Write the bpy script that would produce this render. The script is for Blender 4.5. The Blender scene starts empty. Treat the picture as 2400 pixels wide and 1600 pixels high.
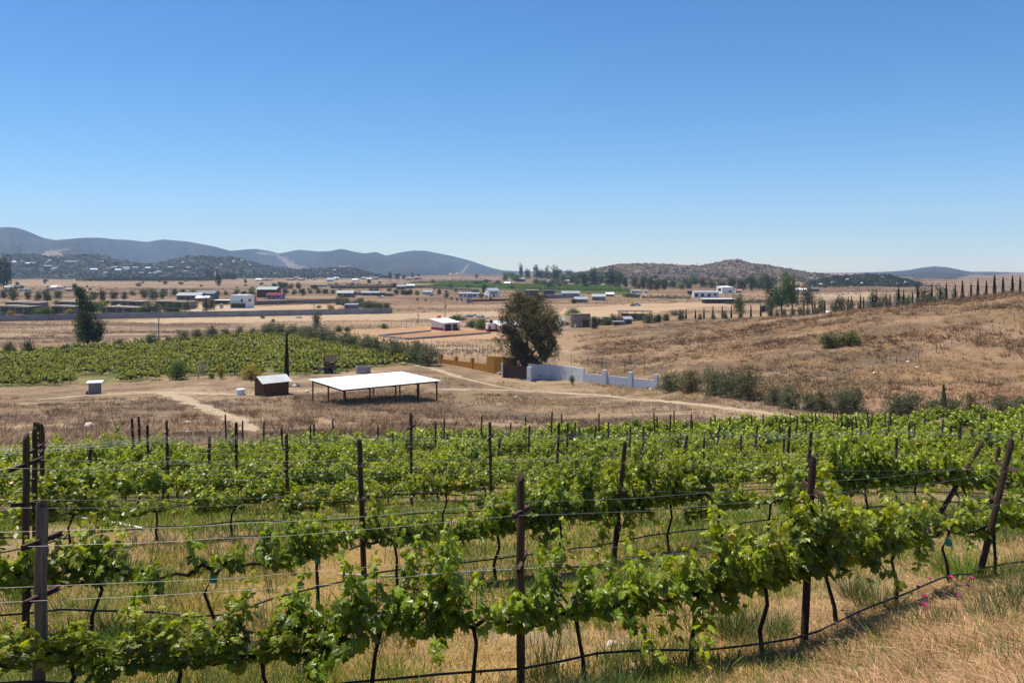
import bpy, math, random
import numpy as np
rs = np.random.RandomState(7)
random.seed(7)
SC = bpy.context.scene
COL = SC.collection
R = math.radians
# ------------------------------------------------------------------ camera, sky, sun, exposure
F = 2000.0          # focal length in pixels of the 2400 px wide photograph
HZ = 625.0          # pixel row of the horizon
CZ = 22.0           # eye height above the valley plain
cam = bpy.data.cameras.new('camera')
camo = bpy.data.objects.new('camera', cam)
COL.objects.link(camo)
camo.location = (0, 0, CZ)
camo.rotation_euler = (R(90), 0, 0)
cam.sensor_width = 36.0
cam.lens = F / 2400 * 36.0
cam.shift_y = -(800 - HZ) / 2400
cam.clip_start = 0.1
cam.clip_end = 30000
SC.camera = camo
SUN_EL, SUN_AZ = R(69), math.atan2(-0.85, 0.42)     # azimuth from +Y, to the left and a little ahead
w = bpy.data.worlds.new('World')
SC.world = w
w.use_nodes = True
nt = w.node_tree
bg = nt.nodes['Background']
sky = nt.nodes.new('ShaderNodeTexSky')
sky.sky_type = 'NISHITA'
sky.sun_disc = False
sky.sun_elevation = SUN_EL
sky.sun_rotation = SUN_AZ
sky.altitude = 300
sky.air_density = 0.95
sky.dust_density = 0.0
sky.ozone_density = 7.5
shs = nt.nodes.new('ShaderNodeHueSaturation')
shs.inputs['Saturation'].default_value = 1.17
nt.links.new(sky.outputs[0], shs.inputs['Color'])
nt.links.new(shs.outputs[0], bg.inputs[0])
bg.inputs[1].default_value = 0.100
sl = bpy.data.lights.new('sun', 'SUN')
sl.energy = 5.0
sl.angle = R(0.53)
sl.color = (1.0, 0.945, 0.85)
so = bpy.data.objects.new('sun', sl)
COL.objects.link(so)
so.rotation_euler = (R(90) - SUN_EL, 0, 0)
tosun = (math.sin(SUN_AZ) * math.cos(SUN_EL), math.cos(SUN_AZ) * math.cos(SUN_EL), math.sin(SUN_EL))
from mathutils import Vector, Matrix
so.rotation_euler = Vector(tosun).to_track_quat('Z', 'Y').to_euler()
SC.view_settings.view_transform = 'Standard'
SC.view_settings.look = 'None'
SC.view_settings.exposure = 0.42
SC.view_settings.gamma = 1.0
SC.cycles.volume_bounces = 1
SC.cycles.max_bounces = 6
SC.cycles.transparent_max_bounces = 8

# ------------------------------------------------------------------ terrain function
CP = [(60,8.3,1660),(1220,9.2,1614),(1885,10.6,1520),(2295,13.4,1350),(60,11.5,1500),(500,11.2,1525),(745,12.5,1460),(855,14,1400),(1165,15.3,1360),
(1437,17,1310),(1690,18,1273),(2195,17.5,1230),(180,16.5,1276),(573,18.5,1253),(1885,21,1205),(673,21.5,1215),(964,24,1182),(1150,23,1195),(1303,28,1150),
(100,28,1154),(490,26,1170),(1100,38,1103),(600,40,1096),(1500,38,1103),(100,40,1096),(2000,38,1105),(2380,30,1145),(1100,50,1063),(300,52,1060),(1800,52,1058),
(2300,50,1060),(1100,70,1018),(300,70,1015),(1900,75,1005),(2350,85,985),(1100,90,976),(300,90,976),(1100,108,943),(200,100,960),(2200,100,950),(2400,105,945),
(1500,90,975),(1500,105,950),(805,100,953),(1018,107,944),(742,107,945),(953,116,928),
(220,130,925),(640,118,927),(1280,147,893),(1540,135,908),(1050,160,858),(200,240,805),(700,200,822),(1000,250,792),(1050,290,773),(200,300,768),(50,150,903),
(2400,190,688),(2400,140,803),(2400,240,702),(2400,300,745),(2200,208,707),(2000,225,727),(2000,150,800),(2000,120,890),(2000,270,742),(1800,250,742),(1700,180,800),(1600,145,860),
(1560,285,755),(1400,165,850),(1400,220,800),(1400,300,766),
(2300,7,1605),(2250,9,1500),(2390,11,1410),(1500,8,1670),(1200,7,1760),(100,6,1880),(2300,4.5,1800),(1200,4,2150),(100,4,2250),(2300,3,2150),(1200,2.6,2600),(100,2.6,2600)]
for x_ in (-200, 400, 1000, 1400, 1900, 2600):
    for y_ in (360, 450, 600, 1000, 2000, 4000, 8000):
        if not (x_ > 1900 and y_ < 400):
            CP.append((x_, y_, 625 + 2000 * 21.5 / y_))
CP = np.array(CP, float)
_P = np.c_[(CP[:, 0] - 1200) / 2000 * 3, np.log(CP[:, 1])]
_n = len(_P)
def _phi(a, b):
    d = ((a[:, None, :] - b[None]) ** 2).sum(-1)
    return .5 * d * np.log(d + 1e-9)
_A = np.zeros((_n + 3, _n + 3))
_A[:_n, :_n] = _phi(_P, _P) + np.eye(_n) * .0015
_A[:_n, _n] = 1; _A[:_n, _n + 1:] = _P; _A[_n:, :_n] = _A[:_n, _n:].T
_W = np.linalg.solve(_A, np.r_[np.log(CP[:, 2] - 610), 0, 0, 0])

def vnoise(x, y, seed=0):
    xi = np.floor(x); yi = np.floor(y); fx = x - xi; fy = y - yi
    fx = fx * fx * (3 - 2 * fx); fy = fy * fy * (3 - 2 * fy)
    def h(a, b):
        v = np.sin(a * 127.1 + b * 311.7 + seed * 74.7) * 43758.5453
        return v - np.floor(v)
    return (h(xi, yi) * (1 - fx) + h(xi + 1, yi) * fx) * (1 - fy) + (h(xi, yi + 1) * (1 - fx) + h(xi + 1, yi + 1) * fx) * fy
def fbm(x, y, seed=0, o=4):
    s = 0; a = .5; t = 0
    for i in range(o):
        s = s + a * vnoise(x, y, seed + i * 3); t += a; a *= .5; x = x * 2.03 + 5.1; y = y * 2.03 + 1.7
    return s / t

def gh(X, Y):
    X = np.atleast_1d(np.asarray(X, float)); Y = np.atleast_1d(np.asarray(Y, float))
    out = np.empty(X.shape)
    for s in range(0, len(X), 60000):
        x = X[s:s + 60000]; y = Y[s:s + 60000]
        yc = np.maximum(y, 2.6)
        q = np.c_[np.clip(x / yc, -.68, .68) * 3, np.log(np.minimum(yc, 7000))]
        row = np.exp(_phi(q, _P) @ _W[:_n] + _W[_n] + q @ _W[_n + 1:]) + 610
        z = CZ - (row - HZ) / F * yc
        k = np.clip((y - 320) / 110, 0, 1); k = k * k * (3 - 2 * k)
        z = z * (1 - k) + .5 * k
        z = np.where(y > 260, np.maximum(z, .3), z) - .004 * np.maximum(y - 600, 0)
        k = np.clip(y / 2.6, 0, 1)
        z = z * k + 20.3 * (1 - k)
        z = z + (fbm(x * .9, y * .9, 3, 3) - .5) * .16 * np.clip((y - 4) / 8, 0.2, 1) * np.clip((400 - y) / 200, 0, 1)
        out[s:s + 60000] = z
    return out
def g1(x, y): return float(gh(x, y)[0])
def at(px, Y):
    X = (px - 1200) / F * Y
    return X, Y, g1(X, Y)
_YS = np.exp(np.linspace(math.log(4), math.log(6500), 1500))
def pt(px, row):
    X = (px - 1200) / F * _YS
    z = gh(X, _YS); ray = CZ - (row - HZ) / F * _YS
    k = np.where(z >= ray)[0]
    i = int(k[0]) if len(k) else len(_YS) - 1
    if i > 0:
        a = ray[i - 1] - z[i - 1]; b = z[i] - ray[i]
        t = a / (a + b) if (a + b) > 1e-9 else 1
        t = min(max(t, 0), 1)
        Y = _YS[i - 1] + t * (_YS[i] - _YS[i - 1])
    else:
        Y = _YS[0]
    X = (px - 1200) / F * Y
    return X, Y, g1(X, Y)
def zat(row, Y): return CZ - (row - HZ) / F * Y

# ------------------------------------------------------------------ geometry helpers
class Geo:
    def __init__(s): s.V = []; s.F = []; s.C = []; s.n = 0
    def add(s, V, Fc, c=None):
        V = np.asarray(V, float).reshape(-1, 3); Fc = np.asarray(Fc, int)
        s.V.append(V); s.F.append(Fc + s.n); s.n += len(V)
        if c is None: c = np.ones((len(V), 3))
        c = np.asarray(c, float)
        if c.ndim == 1: c = np.tile(c, (len(V), 1))
        s.C.append(c)
        return s
    def box(s, c, d, rot=0, tilt=None, col=None):
        v = np.array([[x, y, z] for x in (-.5, .5) for y in (-.5, .5) for z in (-.5, .5)]) * np.array(d, float)
        if tilt is not None: v = v @ np.array(tilt).T
        if rot: v = rz(v, rot)
        v = v + np.array(c, float)
        f = [(0,1,3),(0,3,2),(4,6,7),(4,7,5),(0,4,5),(0,5,1),(2,3,7),(2,7,6),(0,2,6),(0,6,4),(1,5,7),(1,7,3)]
        return s.add(v, f, col)
    def tube(s, pts, rad, n=6, col=None, cap=True):
        pts = np.array(pts, float); m = len(pts)
        rad = np.broadcast_to(np.array(rad, float), (m,))
        T = np.gradient(pts, axis=0); T /= np.linalg.norm(T, axis=1)[:, None] + 1e-9
        ref = np.where(np.abs(T[:, 2:3]) > .9, np.array([[1., 0, 0]]), np.array([[0, 0, 1.]]))
        A = np.cross(T, ref); A /= np.linalg.norm(A, axis=1)[:, None] + 1e-9
        B = np.cross(T, A)
        an = np.linspace(0, 2 * math.pi, n, endpoint=False)
        V = pts[:, None, :] + rad[:, None, None] * (np.cos(an)[None, :, None] * A[:, None] + np.sin(an)[None, :, None] * B[:, None])
        V = V.reshape(-1, 3); Fc = []
        for i in range(m - 1):
            for j in range(n):
                a = i * n + j; b = i * n + (j + 1) % n
                Fc += [(a, b, b + n), (a, b + n, a + n)]
        if cap:
            V = np.vstack([V, pts[:1], pts[-1:]])
            for j in range(n):
                Fc += [(m * n, (j + 1) % n, j), (m * n + 1, (m - 1) * n + j, (m - 1) * n + (j + 1) % n)]
        return s.add(V, Fc, col)
    def grid(s, P, col=None, flip=False):
        P = np.asarray(P, float); h, w_ = P.shape[:2]
        i = np.arange(h * w_).reshape(h, w_)
        a, b, c, d = i[:-1, :-1].ravel(), i[:-1, 1:].ravel(), i[1:, 1:].ravel(), i[1:, :-1].ravel()
        Fc = np.vstack([np.c_[a, b, c], np.c_[a, c, d]])
        if flip: Fc = Fc[:, ::-1]
        return s.add(P.reshape(-1, 3), Fc, col)
    def prism(s, poly, y0, y1, col=None):
        """polygon in x,z extruded along y"""
        n = len(poly); V = [(x, y0, z) for x, z in poly] + [(x, y1, z) for x, z in poly]
        Fc = []
        for i in range(1, n - 1): Fc += [(0, i, i + 1), (n, n + i + 1, n + i)]
        for i in range(n):
            j = (i + 1) % n; Fc += [(i, n + i, n + j), (i, n + j, j)]
        return s.add(V, Fc, col)
def rz(v, a):
    c, s_ = math.cos(a), math.sin(a); v = np.asarray(v, float).copy()
    x = v[:, 0] * c - v[:, 1] * s_; y = v[:, 0] * s_ + v[:, 1] * c
    v[:, 0] = x; v[:, 1] = y
    return v
def to_mesh(name, g, m, smooth=False):
    V = np.vstack(g.V).astype(np.float32); Fc = np.vstack(g.F).astype(np.int32); C = np.vstack(g.C)
    me = bpy.data.meshes.new(name)
    me.vertices.add(len(V)); me.vertices.foreach_set('co', V.ravel())
    me.loops.add(Fc.size); me.loops.foreach_set('vertex_index', Fc.ravel())
    me.polygons.add(len(Fc)); me.polygons.foreach_set('loop_start', np.arange(0, Fc.size, 3, dtype=np.int32))
    at_ = me.color_attributes.new('Col', 'FLOAT_COLOR', 'POINT')
    at_.data.foreach_set('color', np.c_[C, np.ones(len(C))].astype(np.float32).ravel())
    me.update(calc_edges=True)
    me.polygons.foreach_set('use_smooth', np.full(len(Fc), smooth, bool))
    me.materials.append(m)
    return me
def obj(name, g, m, parent=None, smooth=False, loc=None):
    me = g if isinstance(g, bpy.types.Mesh) else to_mesh(name, g, m, smooth)
    o = bpy.data.objects.new(name, me); COL.objects.link(o)
    if parent: o.parent = parent
    if loc is not None: o.location = loc
    return o
def tag(o, label, cat, group=None):
    o['label'] = label; o['category'] = cat
    if group: o['group'] = group
    return o
def thing(name, label, cat, loc, rot=0, group=None):
    o = bpy.data.objects.new(name, None); COL.objects.link(o); o.empty_display_size = .2
    o.location = loc; o.rotation_euler = (0, 0, rot)
    return tag(o, label, cat, group)
def kind(o, k): o['kind'] = k; return o
def dup(r, loc, rot, scale, label, group=None, cat=None):
    c = r.copy(); COL.objects.link(c); c.location = loc; c.rotation_euler = rot if hasattr(rot, '__len__') else (0, 0, rot)
    c.scale = scale if hasattr(scale, '__len__') else (scale,) * 3
    c['label'] = label
    if group: c['group'] = group
    if cat: c['category'] = cat
    for ch in r.children:
        d = ch.copy(); COL.objects.link(d); d.parent = c
        for e in ch.children:
            f = e.copy(); COL.objects.link(f); f.parent = d
    return c
ORD = ['first','second','third','fourth','fifth','sixth','seventh','eighth','ninth','tenth','eleventh','twelfth','thirteenth','fourteenth','fifteenth','sixteenth',
 'seventeenth','eighteenth','nineteenth','twentieth']
TENS = {20:'twenty',30:'thirty',40:'forty',50:'fifty',60:'sixty',70:'seventy',80:'eighty',90:'ninety'}
def ordn(i):
    if i < 20: return ORD[i]
    if i >= 99: return 'hundredth' if i == 99 else 'hundred-and-' + ordn(i - 100)
    n = i + 1; t = n // 10 * 10
    return (TENS[t][:-1] + 'ieth') if n == t else TENS[t] + '-' + ORD[n - t - 1]

# ------------------------------------------------------------------ materials
def mat(name, c1, c2=None, scale=4, rough=.85, spec=.25, bump=0, metal=0, attr=False, trans=0, detail=4, stretch=None, bscale=None, objrand=0, lo=.35, hi=.65):
    m = bpy.data.materials.new(name); m.use_nodes = True
    t = m.node_tree; N = t.nodes; L = t.links
    p = N['Principled BSDF']; out = N['Material Output']
    p.inputs['Roughness'].default_value = rough
    p.inputs['Specular IOR Level'].default_value = spec
    p.inputs['Metallic'].default_value = metal
    cur = None
    tc = N.new('ShaderNodeTexCoord'); vec = tc.outputs['Object']
    if stretch:
        mp = N.new('ShaderNodeMapping'); mp.inputs['Scale'].default_value = stretch; L.new(vec, mp.inputs['Vector']); vec = mp.outputs[0]
    if c2 is not None:
        nz = N.new('ShaderNodeTexNoise'); nz.inputs['Scale'].default_value = scale; nz.inputs['Detail'].default_value = detail; nz.inputs['Roughness'].default_value = .65
        L.new(vec, nz.inputs['Vector'])
        rp = N.new('ShaderNodeValToRGB'); rp.color_ramp.elements[0].position = lo; rp.color_ramp.elements[1].position = hi
        rp.color_ramp.elements[0].color = (*c1, 1); rp.color_ramp.elements[1].color = (*c2, 1)
        L.new(nz.outputs['Fac'], rp.inputs[0]); cur = rp.outputs[0]
    else:
        rg = N.new('ShaderNodeRGB'); rg.outputs[0].default_value = (*c1, 1); cur = rg.outputs[0]
    if attr:
        a = N.new('ShaderNodeAttribute'); a.attribute_name = 'Col'
        mx = N.new('ShaderNodeMixRGB'); mx.blend_type = 'MULTIPLY'; mx.inputs[0].default_value = 1
        L.new(cur, mx.inputs[1]); L.new(a.outputs['Color'], mx.inputs[2]); cur = mx.outputs[0]
    if objrand:
        oi = N.new('ShaderNodeObjectInfo'); hs = N.new('ShaderNodeHueSaturation')
        m1 = N.new('ShaderNodeMapRange'); m1.inputs[3].default_value = 1 - objrand; m1.inputs[4].default_value = 1 + objrand
        L.new(oi.outputs['Random'], m1.inputs[0]); L.new(m1.outputs[0], hs.inputs['Value'])
        m2 = N.new('ShaderNodeMapRange'); m2.inputs[3].default_value = .5 - objrand * .08; m2.inputs[4].default_value = .5 + objrand * .08
        ml = N.new('ShaderNodeMath'); ml.operation = 'FRACT'; mm = N.new('ShaderNodeMath'); mm.operation = 'MULTIPLY'; mm.inputs[1].default_value = 7.31
        L.new(oi.outputs['Random'], mm.inputs[0]); L.new(mm.outputs[0], ml.inputs[0]); L.new(ml.outputs[0], m2.inputs[0]); L.new(m2.outputs[0], hs.inputs['Hue'])
        L.new(cur, hs.inputs['Color']); cur = hs.outputs[0]
    L.new(cur, p.inputs['Base Color'])
    if bump:
        b = N.new('ShaderNodeBump'); b.inputs['Strength'].default_value = bump; b.inputs['Distance'].default_value = .05
        nb = N.new('ShaderNodeTexNoise'); nb.inputs['Scale'].default_value = bscale or scale * 3; nb.inputs['Detail'].default_value = 6
        L.new(vec, nb.inputs['Vector']); L.new(nb.outputs['Fac'], b.inputs['Height']); L.new(b.outputs[0], p.inputs['Normal'])
    if trans:
        tr = N.new('ShaderNodeBsdfTranslucent'); mu = N.new('ShaderNodeMixRGB'); mu.blend_type = 'MULTIPLY'; mu.inputs[0].default_value = 1
        mu.inputs[2].default_value = (1.5, 1.35, .5, 1); L.new(cur, mu.inputs[1]); L.new(mu.outputs[0], tr.inputs[0])
        ms = N.new('ShaderNodeMixShader'); ms.inputs[0].default_value = trans
        L.new(p.outputs[0], ms.inputs[1]); L.new(tr.outputs[0], ms.inputs[2]); L.new(ms.outputs[0], out.inputs[0])
    return m
M = dict(
    leaf=mat('vine_leaf', (.17,.238,.014), (.265,.325,.026), 9, .38, .45, attr=True, trans=.47, objrand=.14),
    bark=mat('vine_bark', (.035,.024,.018), (.09,.065,.05), 25, .95, .1, bump=.8),
    post=mat('treated_post_wood', (.032,.019,.011), (.10,.062,.038), 9, .8, .25, bump=.6, stretch=(5, 5, .6), objrand=.25),
    greypost=mat('weathered_post_wood', (.085,.07,.055), (.23,.195,.16), 9, .85, .2, bump=.8, stretch=(6, 6, .5)),
    rust=mat('rusted_steel', (.045,.020,.014), (.095,.042,.028), 18, .75, .3),
    wire=mat('galvanised_wire', (.33,.33,.33), None, rough=.5, metal=.6),
    hose=mat('black_drip_hose', (.012,.012,.013), (.03,.03,.03), 6, .45, .4),
    straw=mat('straw', (.40,.265,.135), (.60,.44,.265), 3, .8, .2, attr=True, trans=.2),
    grass=mat('green_grass', (.12,.19,.03), (.24,.28,.06), 1.2, .7, .25, attr=True, trans=.35),
    weed=mat('grey_green_weed', (.085,.12,.045), (.16,.19,.08), 2, .8, .2, attr=True, trans=.25),
    scrub=mat('dry_scrub', (.31,.22,.145), (.43,.315,.205), .12, .9, .1, attr=True),
    teal=mat('teal_vine_tie', (.02,.30,.24), None, rough=.5),
    oliv=mat('olive_foliage', (.085,.10,.052), (.175,.19,.11), 3, .75, .2, attr=True, trans=.2, objrand=.15),
    dkfol=mat('dark_foliage', (.028,.045,.017), (.06,.085,.032), 2, .75, .2, attr=True, trans=.15, objrand=.15),
    euc=mat('brown_green_foliage', (.052,.056,.027), (.135,.125,.062), 1.2, .75, .2, attr=True, trans=.2, objrand=.15),
    grfol=mat('green_foliage', (.07,.12,.022), (.13,.19,.04), 2, .7, .2, attr=True, trans=.25, objrand=.2),
    yefol=mat('yellow_foliage', (.26,.20,.025), (.34,.27,.05), 2, .7, .2, attr=True, trans=.25),
    hillgr=mat('olive_green_shrub', (.085,.105,.030), (.15,.165,.052), 2, .75, .2, attr=True, trans=.2),
    dkgreen=mat('deep_green_foliage', (.038,.066,.020), (.085,.12,.038), 2, .75, .2, attr=True, trans=.2),
    cyp=mat('cypress_foliage', (.010,.018,.009), (.026,.038,.018), 5, .85, .15, attr=True, trans=.05),
    trunk=mat('tree_bark', (.08,.058,.042), (.2,.15,.115), 4, .9, .1, bump=.5),
    twig=mat('bare_twigs', (.18,.14,.115), (.3,.25,.21), 4, .9, .1),
    roofw=mat('white_metal_roof', (.78,.78,.78), (.86,.86,.86), .6, .5, .4),
    roofg=mat('grey_metal_roof', (.24,.255,.26), (.34,.355,.36), .8, .45, .4),
    roofd=mat('dark_roof', (.10,.085,.075), (.17,.15,.13), .6, .8, .2),
    roofgr=mat('green_grey_roof', (.26,.31,.28), (.33,.37,.34), .6, .7, .3),
    beam=mat('shelter_timber', (.045,.032,.026), (.10,.075,.06), 3, .8, .2, stretch=(1, 1, .2)),
    board=mat('red_brown_boards', (.07,.032,.018), (.19,.09,.05), 2.5, .85, .2, stretch=(.4, .4, 7), bump=.4),
    brick=mat('grey_brick', (.13,.115,.11), (.27,.25,.25), 6, .9, .2, stretch=(.6, .6, 2.2), bump=.5),
    white=mat('white_plaster', (.70,.70,.69), (.80,.80,.79), .7, .85, .2),
    oldwhite=mat('worn_white_plaster', (.72,.72,.72), (.80,.80,.79), .5, .85, .2),
    ochre=mat('ochre_plaster', (.36,.16,.026), (.43,.205,.04), .4, .85, .2),
    gate=mat('brown_gate_steel', (.040,.024,.020), (.07,.045,.036), 2, .6, .3),
    maroon=mat('maroon_plaster', (.17,.022,.035), (.21,.03,.045), 1, .85, .2),
    pink=mat('pale_pink_plaster', (.72,.62,.60), (.80,.72,.70), .5, .85, .2),
    conc=mat('grey_concrete', (.21,.205,.21), (.32,.31,.315), .25, .9, .2),
    block=mat('grey_block_wall', (.19,.175,.165), (.27,.255,.245), .3, .9, .2),
    house=mat('grey_brown_plaster', (.16,.145,.12), (.23,.21,.175), .4, .9, .2),
    tan=mat('tan_plaster', (.42,.33,.25), (.5,.41,.32), .4, .9, .2),
    lilac=mat('lilac_plaster', (.30,.24,.36), (.38,.32,.44), .6, .85, .2),
    cream=mat('cream_plaster', (.58,.53,.44), (.68,.63,.54), .6, .85, .2),
    blue=mat('blue_grey_cladding', (.10,.14,.18), (.16,.2,.24), .6, .7, .3),
    dark=mat('dark_opening', (.012,.012,.014), (.03,.03,.034), 2, .35, .5),
    stone=mat('stone_masonry', (.17,.135,.105), (.36,.30,.24), 1.1, .95, .1, bump=.8),
    rock=mat('pale_boulder', (.46,.36,.27), (.70,.58,.46), 2.2, .9, .2, bump=.5),
    greyrock=mat('light_grey_boulder', (.45,.42,.39), (.66,.63,.6), .05, .9, .2),
    wood=mat('weathered_play_wood', (.06,.045,.04), (.13,.10,.085), 3, .85, .2),
    slide=mat('dark_teal_plastic', (.05,.09,.10), (.09,.14,.15), 3, .4, .4),
    pole2=mat('grey_conduit', (.32,.33,.35), (.42,.43,.45), 1, .4, .5),
    pole=mat('pole_grey', (.26,.24,.23), (.36,.34,.33), 1, .8, .2),
    pvc=mat('white_plastic', (.78,.78,.76), (.86,.86,.85), 3, .4, .4),
    orange=mat('orange_plastic', (.75,.22,.02), None, rough=.5),
    black=mat('black_plastic', (.015,.015,.017), (.03,.03,.03), 2, .5, .4),
    red=mat('red_car_paint', (.35,.015,.015), None, rough=.25, spec=.6),
    carw=mat('white_car_paint', (.8,.8,.8), None, rough=.25, spec=.6),
    carb=mat('light_blue_paint', (.25,.45,.7), None, rough=.3, spec=.6),
    yellow=mat('yellow_machine_paint', (.7,.4,.02), None, rough=.4),
    tyre=mat('rubber', (.015,.015,.015), None, rough=.9),
    magenta=mat('magenta_petals', (.38,.012,.14), (.5,.04,.22), 9, .6, .2, trans=.25),
    chap=mat('far_chaparral', (.026,.032,.032), (.068,.068,.060), .02, .95, .05, attr=True, detail=8),
    chapd=mat('near_hill_chaparral', (.028,.034,.022), (.12,.105,.075), .085, .95, .05, attr=True, detail=9, lo=.42, hi=.78),
    chapb=mat('brown_hill_chaparral', (.042,.036,.026), (.235,.155,.105), .06, .95, .05, attr=True, detail=9, lo=.40, hi=.70),
)

# ------------------------------------------------------------------ ground
def inpoly(px, py, poly):
    c = np.zeros(px.shape, bool); n = len(poly)
    for i in range(n):
        x1, y1 = poly[i]; x2, y2 = poly[(i + 1) % n]
        if y1 == y2: continue
        k = ((y1 > py) != (y2 > py)) & (px < (x2 - x1) * (py - y1) / (y2 - y1) + x1)
        c ^= k
    return c
def build_ground():
    s = np.exp(np.linspace(math.log(1.5), math.log(6806), 760)) - 6
    u = np.r_[np.linspace(-.72, -.62, 16)[:-1], np.linspace(-.62, .62, 700), np.linspace(.62, .72, 16)[1:]]
    Yg, Ug = np.meshgrid(s, u, indexing='ij')
    Xg = Ug * (Yg + 10)
    X = Xg.ravel(); Y = Yg.ravel()
    Z = gh(X, Y)
    yy = np.maximum(Y, 3)
    px = 1200 + X / yy * F; row = HZ + (CZ - Z) / yy * F
    jx = (fbm(X * .12, Y * .12, 11, 3) - .5); jy = (fbm(X * .12 + 40, Y * .12, 12, 3) - .5)
    # palette (albedo)
    tan = np.array([.43,.305,.20]); brown = np.array([.285,.178,.108]); grey = np.array([.28,.212,.148]); sand = np.array([.60,.45,.31]); mar = np.array([.175,.115,.088])
    soil = np.array([.40,.275,.145]); olive = np.array([.25,.235,.085]); green = np.array([.15,.19,.06]); pale = np.array([.52,.39,.275])
    def mix(a, b, k): k = np.clip(k, 0, 1)[:, None]; return a * (1 - k) + b * k
    def ss(v, a, b): k = np.clip((v - a) / (b - a), 0, 1); return k * k * (3 - 2 * k)
    n1 = fbm(X * .05, Y * .05, 1, 5); n2 = fbm(X * .35, Y * .35, 2, 5); n3 = fbm(X / 260, Y / 130, 4, 5); n4 = fbm(X * 1.4, Y * 1.4, 8, 4); n5 = fbm(X / 45, Y / 22, 5, 4)
    C = np.tile(tan, (len(X), 1))
    far = Y > 130
    # open valley
    C = mix(C, np.tile(brown, (len(X), 1)), ss(n3, .42, .62) * .75)
    C = mix(C, np.tile(pale, (len(X), 1)), ss(n5, .55, .68) * .6)
    C = mix(C, np.tile(mar, (len(X), 1)), ss(fbm(X / 90, Y / 24, 21, 5), .55, .68) * .55)
    # bands of the near meadow beyond the lower vineyard
    k = ss(Y, 235, 250) * (1 - ss(Y, 335, 350)) * (px < 760)
    C = mix(C, mix(np.tile(pale * .9, (len(X), 1)), grey, ss(fbm(X / 30, Y / 8, 6, 4), .4, .6)), k * .9)
    C = mix(C, np.tile(mar, (len(X), 1)), k * ss(fbm(X / 60, Y / 7, 7, 5), .55, .66) * .9)
    # dry field below
    k = ss(Y, 52, 66) * (1 - ss(Y, 150, 190))
    dry = mix(np.tile(np.array([.385,.28,.178]), (len(X), 1)), grey, ss(n2, .35, .65) * .8)
    dry = mix(dry, np.tile(np.array([.20,.145,.112]), (len(X), 1)), ss(fbm(X * .11, Y * .16, 9, 5), .54, .66) * .8)
    dry = mix(dry, np.tile(sand * .92, (len(X), 1)), ss(fbm(X * .08 + 9, Y * .13, 14, 4), .60, .70) * .65)
    C = mix(C, dry, k)
    # right hill
    hp = ss(px + (jx * 60), 1330, 1420) * (1 - ss(row + jx * 20, 895 + (px - 1330) * .075, 912 + (px - 1330) * .075)) * (1 - ss(Y, 290, 330))
    hill = mix(np.tile(np.array([.335,.22,.122]), (len(X), 1)), np.tile(np.array([.205,.148,.102]), (len(X), 1)), ss(n1 * .5 + n2 * .5, .40, .62))
    hill = mix(hill, np.tile(np.array([.43,.30,.19]), (len(X), 1)), ss(fbm(X * .09, Y * .16, 15, 5), .54, .67) * .75)
    C = mix(C, hill, hp)
    k = hp * ss(row + jx * 30, 905, 925) * (px > 2020)
    C = mix(C, np.tile(np.array([.47,.30,.19]), (len(X), 1)), k * .8)
    # vineyard floor
    k = 1 - ss(Y + jx * 14, 50, 68)
    vy = mix(np.tile(soil, (len(X), 1)), olive, ss(n1 * .5 + n2 * .5, .40, .60) * .85)
    vy = mix(vy, green, ss(Y, 14, 24) * ss(n2, .42, .62) * .85)
    vy = mix(vy, np.tile(np.array([.46,.32,.21]), (len(X), 1)), ss(n4, .52, .66) * .6)
    vy = mix(vy, np.tile(np.array([.46,.32,.11]), (len(X), 1)), inpoly(px + jx * 120, row + jy * 50, [(380,1300),(900,1290),(1250,1320),(1300,1400),(900,1440),(420,1450)]) * .5 + inpoly(px + jx * 120, row + jy * 40, [(1330,1310),(1700,1260),(1780,1320),(1400,1370)]) * .4)
    C = mix(C, vy, k)
    # foreground knoll of straw
    k = (1 - ss(Y + jx * 2, 9.5, 12.5)) * ss(px, 1500, 1900)
    C = mix(C, np.tile(np.array([.30,.19,.11]), (len(X), 1)), k)
    # lower vineyard floor
    C = mix(C, mix(np.tile(np.array([.34,.27,.13]), (len(X), 1)), green, ss(n2, .35, .6)), inpoly(px, row, LOWVINE) * .9)
    for poly, c, f in ZONES:
        j = np.clip(Y / 300, .1, 1)
        C = mix(C, np.tile(np.array(c), (len(X), 1)), inpoly(px + jx * 26, row + jy * 8, poly) * f)
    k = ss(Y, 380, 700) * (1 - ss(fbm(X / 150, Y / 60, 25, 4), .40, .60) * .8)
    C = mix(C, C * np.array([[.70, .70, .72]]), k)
    C *= np.array([[.65, .61, .545]]) * (.86 + .28 * fbm(X * 3, Y * 3, 17, 3))[:, None] * (.9 + .2 * n5)[:, None]
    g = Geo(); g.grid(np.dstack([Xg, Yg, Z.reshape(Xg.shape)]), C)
    m = mat('dry_ground', (.82,.80,.78), (1.14,1.12,1.10), 2.2, .95, .1, bump=.5, attr=True, detail=6, bscale=7)
    t = m.node_tree; N = t.nodes; L = t.links; p = N['Principled BSDF']; src = p.inputs['Base Color'].links[0].from_socket
    tc = N.new('ShaderNodeTexCoord')
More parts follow.
